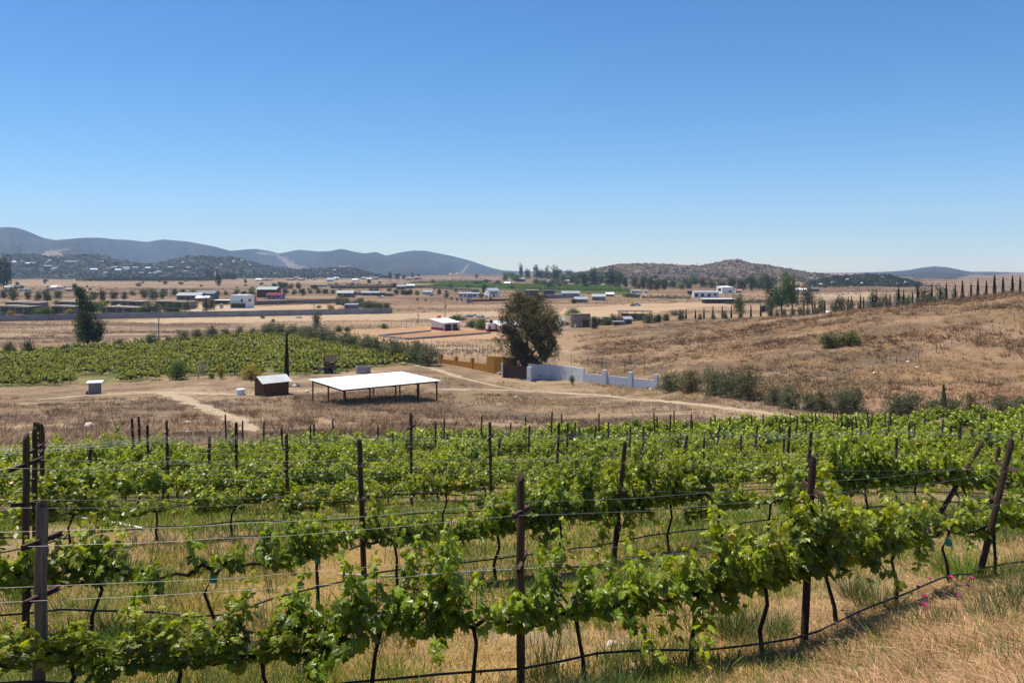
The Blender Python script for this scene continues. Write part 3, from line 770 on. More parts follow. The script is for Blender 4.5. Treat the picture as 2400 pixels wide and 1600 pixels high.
def plinth():
    P = [pt(887, 788)[:2], pt(951, 796)[:2], pt(1150, 781)[:2]]; o = P[1]; z0 = g1(*o)
    t = thing('concrete_kerb', 'low grey concrete kerb round the bare red earth of the school yard', 'kerb', (*o, z0))
    seg_wall(t, 'front_kerb', [P[1], P[2]], g1(*P[1]) + .5, g1(*P[2]) + .45, .3, M['conc'], z0=z0, o=o)
    seg_wall(t, 'side_kerb', [P[0], P[1]], g1(*P[0]) + .55, g1(*P[1]) + .56, .3, M['conc'], z0=z0, o=o)
    e = pt(1010, 776)[:2]; seg_wall(t, 'back_kerb', [P[0], e], g1(*P[0]) + .5, g1(*e) + .4, .3, M['conc'], z0=z0, o=o)
plinth()

# ------------------------------------------------------------------ houses
def house(label, px, row, wpx, hpx, dep, rot, wall, roof='flat', rm='roofg', win=(), door=(), name='house', cat='house', group=None, ov=.35, rise=.35, Y=None, xyz=None, band=None, porch=None):
    if xyz is None:
        if Y is None: x, y, z = pt(px, row)
        else: x, y = world_xy(px, Y); z = g1(x, y)
    else: x, y, z = xyz
    w_ = wpx * y / F; h = hpx * y / F
    t = thing(name, label, cat, (x, y, z), rot, group)
    def face(fc, a, b, c, d, dp=.06):
        g = Geo(); zc, zz = (c + d) / 2 * h, (d - c) * h
        if fc == 'f': g.box(((a + b) / 2 * w_ - w_ / 2, -dp / 2, zc), ((b - a) * w_, dp, zz))
        elif fc == 'b': g.box(((a + b) / 2 * w_ - w_ / 2, dep + dp / 2, zc), ((b - a) * w_, dp, zz))
        elif fc == 'l': g.box((-w_ / 2 - dp / 2, (a + b) / 2 * dep, zc), (dp, (b - a) * dep, zz))
        else: g.box((w_ / 2 + dp / 2, (a + b) / 2 * dep, zc), (dp, (b - a) * dep, zz))
        return g
    if roof == 'gable':   # ridge along x
        g = gable_walls(w_, dep, h, h + rise * dep / 2); g.V[0][:, 1] += dep / 2; obj('wall', g, M[wall], t)
        g = gable_roof(w_, dep, h + .03, h + rise * dep / 2 + .03, ov, .12)
        for v in g.V: v[:, 1] += dep / 2
        obj('roof', g, M[rm], t)
    elif roof == 'mono':  # high at the back
        v = Geo().prism([(0, -.3), (dep, -.3), (dep, h * (1 + rise)), (0, h)], -w_ / 2, w_ / 2); g = Geo(); g.add(v.V[0][:, [1, 0, 2]], v.F[0][:, ::-1]); obj('wall', g, M[wall], t)
        sl_ = h * rise / dep
        v = Geo().prism([(-ov * 2, h - sl_ * ov * 2 + .02), (dep + ov, h * (1 + rise) + sl_ * ov + .02), (dep + ov, h * (1 + rise) + sl_ * ov + .14), (-ov * 2, h - sl_ * ov * 2 + .14)], -w_ / 2 - ov, w_ / 2 + ov)
        g = Geo(); g.add(v.V[0][:, [1, 0, 2]], v.F[0][:, ::-1]); obj('roof', g, M[rm], t)
    else:
        g = Geo(); g.box((0, dep / 2, h / 2 - .15), (w_, dep, h + .3)); obj('wall', g, M[wall], t)
        g = Geo(); g.box((0, dep / 2, h + .10), (w_ + 2 * ov, dep + 2 * ov, .2)); obj('roof', g, M[rm], t)
    for q in win: obj('window', face(*q), M['dark'], t)
    for q in door: obj('door', face(*q), M['gate'], t)
    if band:
        g = Geo(); bh = band[1] * h
        g.box((0, -.03, bh / 2 - .1), (w_ + .1, .06, bh + .2)); g.box((-w_ / 2 - .03, dep / 2, bh / 2 - .1), (.06, dep, bh + .2)); g.box((w_ / 2 + .03, dep / 2, bh / 2 - .1), (.06, dep, bh + .2))
        obj('painted_band', g, M[band[0]], t)
    if porch:
        for q in porch:
            g = Geo(); g.box((q * w_ - w_ / 2, -.9, h * .46), (.28, .28, h * .92)); obj('column', g, M[wall], t)
    return t
def modern(label, px, row, wpx, hpx, rot=-.05, grp='low grey houses behind the compound wall'):
    x, y, z = pt(px, row); w_ = wpx * y / F; h = hpx * y / F
    t = thing('house', label, 'house', (x, y, z), rot, grp); d = 8.5
    g = Geo(); g.box((-w_ * .23, d / 2, h * .47), (w_ * .52, d, h * .94)); obj('wall', g, M['house'], t)
    g = Geo(); g.box((w_ * .26, d / 2 - 1.2, h * .44), (w_ * .46, d, h * .88)); obj('wall', g, M['house'], t)
    g = Geo(); g.box((-w_ * .23, d / 2 - .3, h * .97), (w_ * .58, d + 1.6, .22)); obj('roof', g, M['roofd2'], t)
    g = Geo(); g.box((w_ * .27, d / 2 - 1.6, h * .9), (w_ * .52, d + 1.6, .22)); obj('roof', g, M['roofd2'], t)
    for a, b, yy in ((-.42, -.2, -.05), (-.12, .0, -.05), (.1, .3, -1.25)):
        g = Geo(); g.box(((a + b) / 2 * w_, yy, h * .56), ((b - a) * w_, .12, h * .42)); obj('window', g, M['dark'], t)
    g = Geo(); g.box((.42 * w_, -1.26, h * .4), (1.1, .1, h * .7)); obj('door', g, M['board'], t)
    g = Geo(); g.box((w_ * .2, -3.6, .2), (w_ * .5, 3.4, .5)); obj('terrace', g, M['terr'], t)
M['roofd2'] = mat('grey_roof_slab', (.26,.235,.20), (.34,.31,.27), .3, .85, .2)
M['terr'] = mat('terracotta_terrace', (.30,.17,.12), (.38,.23,.16), .5, .9, .1)
modern('front grey house at the far left behind the compound wall', 34, 738, 76, 22)
modern('back grey house at the far left, half hidden by another', 52, 730, 84, 23)
modern('front grey house left of the tall dark tree', 148, 737, 58, 21)
modern('back grey house left of the tall dark tree', 164, 724, 62, 18)
modern('front grey house right of the tall dark tree', 287, 737, 86, 19)
modern('back grey house right of the tall dark tree', 297, 724, 78, 20)
modern('grey house nearest the white two-storey house', 404, 724, 86, 19)
W2 = [('f', .08, .3, .35, .75), ('f', .62, .86, .35, .75)]
D1 = [('f', .42, .54, 0, .72)]
house('grey barn with long low-pitched roof behind the grey houses', 442, 703, 56, 11, 9, .0, 'house', 'gable', 'roofg', W2, D1, ov=.5)
house('grey barn with higher slate roof beside the long barn', 482, 702, 40, 14, 9, 0, 'house', 'gable', 'blue', W2)
house('small tan hut with white roof among the grey barns', 473, 707, 30, 9, 6, 0, 'tan', 'gable', 'roofw', [('f', .3, .5, .3, .7)])
t = house('white two-storey flat-roofed house with dark ground floor', 558, 722, 40, 30, 9, -.18, 'white', 'flat', 'white', [('f', .06, .96, .03, .36), ('f', .68, .8, .48, .72), ('r', .3, .6, .5, .7)], ov=.05)
y_ = t.location.y; u_ = y_ / F
g = Geo(); g.box((0, -1.3, 12.6 * u_), (44 * u_, 2.8, .22)); obj('balcony', g, M['conc'], t)
g = Geo()
for k in range(12): g.box((-20 * u_ + k * 3.6 * u_, -2.6, 12.6 * u_ + .55), (.06, .06, .9))
g.box((0, -2.6, 12.6 * u_ + 1.0), (44 * u_, .06, .06)); obj('railing', g, M['gate'], t)
house('white car canopy beside the white two-storey house', 518, 713, 44, 9, 8, -.1, 'gate', 'flat', 'roofw', name='canopy', cat='canopy', ov=.6)
house('dark two-storey house with lilac wing at the valley centre', 624, 697, 46, 19, 10, -.1, 'board', 'gable', 'roofgr', [('f', .05, .4, .1, .45), ('f', .1, .5, .6, .9), ('f', .55, .9, .6, .9)], ov=.7)
house('lilac single-storey wing in front of the dark two-storey house', 642, 701, 36, 10, 7, -.1, 'lilac', 'gable', 'maroon', W2, D1, ov=.5)
house('tan cottage with green-grey roof and dark awning', 808, 697, 36, 11, 8, -.05, 'house', 'gable', 'roofgr', W2, D1, ov=.9)
house('grey shed just behind the end of the compound wall', 822, 725, 29, 11, 6, 0, 'conc', 'mono', 'roofg', [('f', .1, .3, .5, .8)], name='shed', cat='shed', rise=.1)
house('small lilac-grey cottage left of the long low building', 840, 692, 17, 7, 6, 0, 'lilac', 'gable', 'roofd', W2)
house('long low pale building behind the parked white car', 868, 693, 42, 7, 6, 0, 'blue', 'gable', 'roofg', W2)
house('dark navy shed next to the long low pale building', 893, 694, 18, 7, 6, 0, 'black', 'flat', 'roofd', D1, name='shed', cat='shed')
house('open-fronted hut with yellow-grey roof right of the navy shed', 912, 694, 20, 7, 6, 0, 'tan', 'flat', 'roofgr', [('f', .1, .9, .1, .7)], name='hut', cat='hut')
house('small white cottage standing alone in the valley centre', 1001, 691, 22, 7, 6, -.1, 'white', 'gable', 'roofg', W2, D1)
house('long white bungalow with a row of windows left of the white cottage', 1098, 697, 46, 10, 8, -.05, 'white', 'flat', 'roofw', [('f', .06, .16, .3, .7), ('f', .28, .38, .3, .7), ('f', .5, .6, .3, .7), ('f', .74, .9, .3, .7)], [('f', .64, .7, 0, .75)])
house('white two-storey gabled house left of the big tree', 1158, 696, 26, 15, 9, .35, 'white', 'gable', 'roofg', [('f', .2, .36, .55, .8), ('f', .6, .76, .55, .8), ('l', .3, .5, .5, .75)], D1)
house('low annex with pale roof beside the white two-storey gabled house', 1146, 695, 20, 6, 6, .2, 'conc', 'mono', 'roofw', rise=.15)
house('grey box hut in the open field left of the big tree', 1099, 710, 11, 10, 4, .1, 'conc', 'flat', 'conc', name='hut', cat='hut', ov=.05)
house('cream flat-roofed house behind the green field', 1158, 680, 32, 6, 8, 0, 'cream', 'flat', 'roofd', W2, D1)
house('dark house at the edge of the green field', 1120, 668, 20, 8, 8, 0, 'house', 'flat', 'roofd', W2)
house('grey two-roofed cottage between round trees', 940, 678, 20, 7, 8, 0, 'house', 'gable', 'roofg', W2)
house('pale blue cottage right of the grey two-roofed cottage', 962, 676, 18, 7, 7, 0, 'blue', 'gable', 'roofw', W2)
house('low cream barn with a wide pale roof left of centre', 745, 672, 36, 5, 9, 0, 'tan', 'flat', 'roofw', W2, name='barn', cat='barn')
# right of the big tree
house('white and blue-grey modern house just right of the big tree', 1245, 693, 30, 13, 8, -.1, 'blue', 'flat', 'tan', [('f', .5, .9, .3, .8)], D1)
house('blue-grey container house right of the white and blue one', 1287, 690, 26, 9, 6, 0, 'blue', 'flat', 'roofd', [('f', .1, .9, .25, .85)])
house('long grey-roofed bungalow behind the big tree', 1338, 695, 42, 8, 8, 0, 'tan', 'gable', 'roofg', W2, D1)
house('grey gabled shed with pale roof near the big tree', 1361, 709, 30, 8, 7, -.1, 'conc', 'gable', 'roofg', D1, name='shed', cat='shed')
house('grey barn with green roof in the middle of the sand fields', 1403, 704, 30, 9, 8, -.15, 'conc', 'gable', 'roofgr', [('f', .3, .45, .2, .6)], name='barn', cat='barn')
house('tan cottage behind the green-roofed barn', 1430, 695, 18, 6, 6, 0, 'tan', 'gable', 'roofw', W2)
house('low white cottage above the sand field', 1490, 687, 20, 6, 6, 0, 'white', 'flat', 'white', W2, D1)
house('smaller white cottage above the sand field', 1514, 687, 9, 6, 5, 0, 'white', 'flat', 'white', [('f', .3, .6, .3, .7)])
house('white flat-roofed villa with dark window openings', 1655, 697, 58, 13, 10, -.12, 'white', 'flat', 'white', [('f', .06, .18, .12, .7), ('f', .3, .42, .12, .7), ('f', .56, .68, .12, .7), ('f', .8, .92, .3, .7)], ov=.1)
house('dark end block attached to the left of the white villa', 1620, 690, 14, 8, 8, -.12, 'black', 'flat', 'roofd', [('f', .2, .8, .2, .7)], name='annex', cat='annex')
house('white angular house standing right of the white villa', 1706, 688, 30, 15, 9, .3, 'white', 'mono', 'white', [('l', .2, .7, .4, .8), ('f', .6, .8, .2, .5)], ov=.05, rise=.12)
house('small red-roofed cottage right of the white angular house', 1732, 686, 15, 5, 6, 0, 'cream', 'gable', 'terr', W2)
t = house('long open stable with flat pale roof below the white villa', 1688, 711, 74, 10, 8, -.02, 'gate', 'flat', 'roofw', [('f', .02, .3, .1, .8), ('f', .4, .98, .1, .8)], name='stable', cat='stable', ov=.8)
house('long white-roofed shed at the foot of the right hill', 1980, 707, 68, 5, 12, -.1, 'cream', 'gable', 'roofw', W2, name='shed', cat='shed', ov=.6, Y=330)
house('brown-grey block house with arched wing behind the cypresses', 2070, 700, 36, 20, 12, .1, 'house', 'flat', 'roofd2', [('f', .1, .3, .3, .6), ('f', .5, .65, .3, .6)], Y=420, ov=.1)
house('purple-brown arched wing beside the brown-grey block house', 2086, 700, 16, 18, 9, .1, 'lilac', 'flat', 'roofd', [('f', .15, .42, .2, .85), ('f', .58, .85, .2, .85)], name='annex', cat='annex', Y=415, ov=.05)
house('dark-roofed barn left of the white-roofed shed', 1908, 684, 24, 6, 8, 0, 'house', 'gable', 'roofd', W2, name='barn', cat='barn', Y=760)
house('pale low stable left of the dark-roofed barn', 1878, 682, 30, 4, 8, 0, 'cream', 'gable', 'roofw', W2, name='stable', cat='stable', Y=760)
# round stone house and its yard
def round_tower():
    x, y = world_xy(1360, 303); z = g1(x, y); u = y / F
    t = thing('stone_house', 'round grey-brown stone house with flat top and tall glass door', 'house', (x, y, z), .1)
    g = Geo(); r = 23 * u; an = np.linspace(math.pi * .92, math.pi * 2.08, 22); h = 32 * u
    P = np.array([[(math.cos(a) * r * 1.05, math.sin(a) * r * .62, q) for a in an] for q in (-.6, h)]); g.grid(P)
    P = np.array([[(math.cos(a) * r * 1.05 * k, math.sin(a) * r * .62 * k, h) for a in an] for k in (1, .01)]); g.grid(P)
    g.box((0, .9, h / 2 - .3), (2 * r * 1.02, 1.9, h + .58)); obj('wall', g, M['stone'], t)
    g = Geo(); g.box((10 * u, -r * .56, 9 * u), (14 * u, .5, 17 * u)); d = obj('glass_door', g, M['dark'], t)
    g = Geo()
    for k in (-.5, 0, .5): g.box((10 * u + k * 13.6 * u, -r * .56 - .27, 9 * u), (.14, .08, 17 * u))
    obj('frame', g, M['gate'], d)
    g = Geo(); g.box((-14 * u, -r * .52, 4 * u), (4 * u, .6, 5 * u)); obj('meter_box', g, M['pvc'], t)
round_tower()
house('small pale cottage between the big tree and the round stone house', 1317, 758, 16, 12, 5, .3, 'cream', 'gable', 'roofg', [('f', .45, .75, .35, .7)], Y=312)
def pergola(label, px, row, wpx, hpx, dep, rot, Y=None, n=4, rm='roofd', name='pergola'):
    if Y: x, y = world_xy(px, Y); z = g1(x, y)
    else: x, y, z = pt(px, row)
    u = y / F; w_, h = wpx * u, hpx * u
    t = thing(name, label, name, (x, y, z), rot)
    for i in range(n):
        for yy in (0, dep):
            g = Geo(); g.box((-w_ / 2 + w_ * i / (n - 1), yy, h / 2 - .2), (.2, .2, h + .4)); obj('post', g, M['beam'], t)
    g = Geo(); g.box((0, dep / 2, h + .1), (w_ + .8, dep + .8, .2)); obj('roof', g, M[rm], t)
    g = Geo(); g.box((0, dep, h * .35), (w_ * .8, .2, h * .7)); obj('back_wall', g, M['tan'], t)
    return t
pergola('dark flat-roofed pergola terrace right of the round stone house', 1490, 752, 74, 22, 7, -.05, Y=318, n=5)
pergola('low grey pergola between the stone house and the terrace', 1412, 760, 40, 18, 5, 0, Y=308, n=4, rm='roofd2')
house('little grey-green gabled greenhouse beside the pergola terrace', 1473, 762, 18, 12, 4, .2, 'conc', 'gable', 'roofg', [('f', .2, .8, .1, .7)], name='greenhouse', cat='greenhouse', Y=300)
house('grey low store in front of the pergola terrace', 1450, 763, 22, 8, 3, 0, 'house', 'flat', 'roofg', [('f', .1, .5, .2, .8)], name='store', cat='store', Y=298)
# school buildings
t = house('pale pink school building with maroon base band and white roof', 1056, 773, 44, 19, 7.6, .62, 'pink', 'mono', 'roofw', [('f', .08, .9, .36, .78), ('l', .3, .31, .3, .31)], [], Y=287, ov=.5, rise=.3, band=('maroon', .34), porch=(.02, .5, .98), name='school', cat='school')
t = house('second white-roofed school block with maroon band, half behind the big tree', 1192, 777, 42, 17, 7.0, .25, 'pink', 'mono', 'roofw', [('f', .1, .3, .45, .8), ('f', .5, .7, .45, .8)], [], Y=280, ov=.6, rise=.3, band=('maroon', .36), porch=(.02,), name='school', cat='school')
house('small pink washroom block with maroon base left of the big tree', 1152, 775, 19, 18, 3.4, .2, 'pink', 'flat', 'pink', [('f', .15, .4, .0, .7)], [], Y=283, band=('maroon', .35), name='washroom', cat='washroom', ov=.05)
tank('water_tank', 'black water tank standing on the pink washroom block', 1151, 284.5, .55, 1.25, M['black'], zoff=18 * 283 / F + .2)
tank('water_tank', 'orange water tank behind the school roof', 1029, 300, .75, 1.3, M['orange'], zoff=3.2)
tank('water_tank', 'dark water tank on a stand among the cypresses', 1788, 330, 1.0, 2.4, M['black'], zoff=2.0)
tank('water_tank', 'pale water tank on a roof among the grey houses', 279, 395, .8, 2.6, M['cream'], zoff=1.6)
tank('water_tank', 'pale water tank right of the slate-roofed barn', 519, 420, .9, 2.2, M['tan'], zoff=1.2)
# village on and below the boulder hill
def on_hill(H, px, row):
    X, Yd, Z, T = H
    p = 1200 + X / Yd * F; r = HZ + (CZ - Z) / Yd * F
    k = np.argmin((p - px) ** 2 + (r - row) ** 2 + (T > 1) * 1e6); return X.ravel()[k], Yd.ravel()[k], Z.ravel()[k]
VW = ['white', 'cream', 'tan', 'conc', 'white', 'blue']; VR = ['roofw', 'roofg', 'terr', 'roofd', 'roofw', 'roofgr']
VN = {'white': 'white', 'cream': 'cream', 'tan': 'tan', 'conc': 'grey', 'blue': 'blue-grey'}; RN = {'roofw': 'pale-roofed', 'roofg': 'grey-roofed', 'terr': 'terracotta-roofed', 'roofd': 'dark-roofed', 'roofgr': 'green-roofed'}
hs = []
r2 = np.random.RandomState(5)
for px in np.linspace(8, 470, 34): hs.append((px + r2.uniform(-6, 6), r2.uniform(614, 643) if px < 240 else r2.uniform(630, 647), r2.uniform(7, 17), r2.uniform(4, 6.5)))
hs += [(112, 631, 16, 7), (73, 620, 12, 6), (168, 619, 30, 6), (130, 634, 10, 5), (268, 634, 18, 8), (345, 634, 14, 6)]
hs.sort()
for i, (px, row, a, b) in enumerate(hs):
    wm = VW[r2.randint(6)]; rm = VR[r2.randint(6)]
    xyz = on_hill(LH, px, row) if row < 646 else None
    house(f'{VN[wm]} {RN[rm]} village house, {ordn(i)} from the left below the boulder hill', px, row, a, b, 9, r2.uniform(-.4, .4), wm, r2.choice(['gable', 'flat', 'gable']), rm, [('f', .15, .35, .3, .7), ('f', .6, .8, .3, .7)], group='houses of the village below the boulder hill', xyz=xyz)
hs = []
for px in list(r2.uniform(630, 880, 11)): hs.append((px, r2.uniform(655, 661), r2.uniform(8, 20), r2.uniform(3, 5)))
hs += [(870, 656, 13, 7), (626, 658, 22, 4), (605, 659, 14, 4), (1058, 646, 10, 4), (1070, 646, 7, 5), (958, 656, 18, 4), (978, 655, 14, 5)]
hs.sort()
for i, (px, row, a, b) in enumerate(hs):
    wm = VW[r2.randint(5)]; rm = VR[r2.randint(6)]
    house(f'tiny {VN[wm]} {RN[rm]} farmhouse, {ordn(i)} from the left on the far plain', px, row, a, b, 9, r2.uniform(-.3, .3), wm, 'gable', rm, [('f', .3, .6, .3, .7)], group='farmhouses on the far plain')
hs = []
for px in (1188,1222,1262,1290,1330,1362,1392,1418,1450,1472,1504,1530,1548,1572,1606,1636,1664,1700,1748,1778): hs.append((px, r2.uniform(654, 672), r2.uniform(10, 24), r2.uniform(4, 6.5)))
for px in (20, 38, 56, 118, 140, 160, 128): hs.append((px, r2.uniform(674, 684), r2.uniform(12, 20), r2.uniform(4, 6)))
hs.sort()
k = 0; q = 0
for px, row, a, b in hs:
    wm = VW[r2.randint(6)]; rm = VR[r2.randint(6)]
    if px < 300: lab = f'small {VN[wm]} {RN[rm]} house, {ordn(k)} from the left behind the grey houses'; k += 1
    else: lab = f'{VN[wm]} {RN[rm]} house, {ordn(q)} from the left among trees under the brown hill'; q += 1
    house(lab, px, row, a, b, 8, r2.uniform(-.4, .4), wm, r2.choice(['gable', 'flat']), rm, W2, group='scattered valley houses')
for i, (px, row, a, b) in enumerate(((1585, 637, 12, 4), (1600, 634, 9, 4), (1560, 640, 14, 4), (1545, 643, 12, 4), (1618, 640, 16, 4))):
    house(f'{VN[VW[i]]} hillside house, {ordn([3,4,1,0,2][i])[:]} along the foot of the brown hill', px, row, a, b, 8, 0, VW[i], 'flat', 'roofd', W2, group='houses at the foot of the brown hill', xyz=on_hill(RH, px, row))
# utility poles
def upole(label, px, top, base, arm=1.4, extra=None, m='pole', Y=None):
    if Y: x, y = world_xy(px, Y); z = g1(x, y)
    else: x, y, z = pt(px, base)
    h = zat(top, y) - z
    t = thing('utility_pole', label, 'utility pole', (x, y, z), .3)
    g = Geo(); g.tube([(0, 0, -.4), (0, 0, h)], [.17, .11], 8); obj('pole', g, M[m], t)
    g = Geo(); g.box((0, 0, h - .45), (arm, .12, .12)); a = obj('crossarm', g, M['beam'], t)
    for s in (-.45, 0, .45):
        g = Geo(); g.tube([(s * arm, 0, h - .4), (s * arm, 0, h - .18)], .05, 6); obj('insulator', g, M['conc'], a)
    if extra:
        g = Geo(); g.tube([(.3, -.25, h * .5), (.3, -.25, h * .5 + .9)], .28, 10); obj('transformer', g, M['conc'], t)
    return x, y, z + h
p1 = upole('grey utility pole behind the lower vineyard, right of the dark tree', 372, 720, 812)
p2 = upole('grey utility pole beside the bushy tree at the field edge', 736, 705, 782)
p3 = upole('dark utility pole with transformer behind the school', 1043, 690, 748, extra=1)
for px, tp, bs, l in ((400, 672, 698, 'thin far pole above the slate-roofed barn'), (624, 645, 662, 'thin far pole left of the dark two-storey house'), (180, 640, 660, 'thin far pole on the plain below the village'), (1048, 640, 656, 'thin far pole on the far plain before the blue range'), (980, 735, 758, 'thin pole left of the school')):
    upole(l, px, tp, bs, m='beam')
def span(label, a, b, sag):
    g = Geo(); t = np.linspace(0, 1, 24); a = np.array(a); b = np.array(b)
    P = a + (b - a) * t[:, None]; P[:, 2] -= sag * 4 * t * (1 - t)
    g.tube(P - a, .03, 3); o = obj('power_line', g, M['conc'], loc=a); tag(o, label, 'power line')
span('power line between the two grey utility poles', p1, p2, 1.2); span('power line from the bushy-tree pole to the school pole', p2, p3, 1.5)
# vehicles
def car(label, px, row, m, rot, s=1.0, Y=None):
    x, y, z = pt(px, row)
    t = thing('parked_car', label, 'car', (x, y, z), rot)
    g = Geo(); g.prism([(-2.1, .35), (2.1, .35), (2.15, .75), (1.2, .92), (.7, 1.42), (-1.3, 1.42), (-1.9, .95), (-2.15, .8)], -.85, .85); obj('body', g, M[m], t)
    g = Geo(); g.prism([(-1.72, .97), (1.05, .97), (.62, 1.36), (-1.24, 1.36)], -.87, .87); obj('windows', g, M['dark'], t)
    for sx in (-1.3, 1.3):
        for sy in (-.8, .8):
            g = Geo(); g.tube([(sx, sy - .1, .33), (sx, sy + .1, .33)], .33, 14); w_ = obj('wheel', g, M['tyre'], t)
            g = Geo(); g.tube([(sx, sy - .115, .33), (sx, sy + .115, .33)], .17, 10); obj('rim', g, M['conc'], w_)
car('red car parked among the grey barns', 461, 707, 'red', .2)
car('white car parked in front of the long low building', 894, 697, 'carw', -.4)
car('pale blue car parked on the sand field', 1493, 717, 'carb', .1)
car('white car parked below the long open stable', 1664, 709, 'carw', 0)
def digger():
    x, y, z = pt(1483, 717)
    t = thing('digger', 'small yellow digger beside the pale blue car on the sand field', 'digger', (x, y, z), .2)
    g = Geo(); g.box((0, 0, 1.1), (2.2, 1.4, .9)); g.box((-.5, 0, 2.0), (1.1, 1.3, 1.0)); obj('body', g, M['yellow'], t)
    g = Geo(); g.tube([(1, 0, 1.3), (2.4, 0, 2.6), (3.4, 0, .8)], .16, 6); obj('arm', g, M['yellow'], t)
    for sy in (-.6, .6):
        g = Geo(); g.box((0, sy, .33), (2.6, .4, .62)); obj('track', g, M['tyre'], t)
digger()
# ------------------------------------------------------------------ trees and shrubs
def unit(v): return v / (np.linalg.norm(v, axis=-1, keepdims=True) + 1e-9)
def leafcloud(blobs, n, size, seed, shell=.42, up=.35, asp=.55, rough=.6, gap=0, gf=.5):
    """small bent leaf faces filling ellipsoids: blobs = (x, y, z, rx, ry, rz)"""
    a = np.random.RandomState(seed); B = np.array(blobs, float)
    vol = (B[:, 3] * B[:, 4] * B[:, 5]) ** .8; k = a.choice(len(B), n, p=vol / vol.sum())
    d = unit(a.normal(size=(n, 3))); r = a.rand(n) ** shell
    r = r * (1.03 - .5 * rough + rough * fbm(d[:, 0] * 2.3 + k * 3.1, d[:, 2] * 2.3 + d[:, 1] * 1.9 + k, seed, 3))
    p = B[k, :3] + d * r[:, None] * B[k, 3:6]
    if gap:
        q = fbm(p[:, 0] * gf + p[:, 2] * gf * .6, p[:, 1] * gf - p[:, 2] * gf * .8, seed + 5, 3) > gap
        p, d, k = p[q], d[q], k[q]; n = len(p)
    nn = unit(d * .7 + a.normal(size=(n, 3)) * .7 + np.array([0, 0, up]))
    t = unit(np.cross(nn, a.normal(size=(n, 3)))); b = np.cross(nn, t)
    s = size * (.6 + .8 * a.rand(n))[:, None]
    q0 = p - t * s * .5; q1 = p + b * s * asp * .5 + nn * s * .08; q2 = p + t * s * .5 - nn * s * .1; q3 = p - b * s * asp * .5 + nn * s * .08
    V = np.stack([q0, q1, q2, q3], 1).reshape(-1, 3)
    i = np.arange(n) * 4
    Fc = np.vstack([np.c_[i, i + 1, i + 2], np.c_[i, i + 2, i + 3]])
    c = (.68 + .64 * a.rand(n)) * (.72 + .56 * fbm(p[:, 0] * 5 + p[:, 2] * 3, p[:, 1] * 5 + p[:, 2] * 4, seed + 1, 2))
    C = np.repeat(np.c_[c * (.96 + .1 * a.rand(n)), c, c * .95], 4, axis=0)
    return V, Fc, C
def limbs(g, blobs, base=(0, 0, 0), r0=.03, seed=0, zf=.3, n=6):
    a = np.random.RandomState(seed); top = np.array([np.mean([b[0] for b in blobs]) * .5, np.mean([b[1] for b in blobs]) * .5, zf])
    base = np.array(base, float)
    g.tube([base - [0, 0, .03], base * .7 + top * .3 + a.normal(0, .008, 3), top], [r0, r0 * .85, r0 * .7], n)
    for b in blobs:
        e = np.array(b[:3]); m = (top * .6 + e * .4) + np.array([0, 0, .02]); g.tube([top, m, e], [r0 * .55, r0 * .35, r0 * .12], 5)
def rblobs(seed, n, z0, z1, sp, r):
    a = np.random.RandomState(seed); out = []
    for i in range(n):
        an = a.rand() * 6.28; q = sp * a.rand() ** .6; z = z0 + (z1 - z0) * a.rand(); rr = r * (.7 + .6 * a.rand())
        out.append((math.cos(an) * q, math.sin(an) * q, z, rr, rr, rr * .85))
    return out
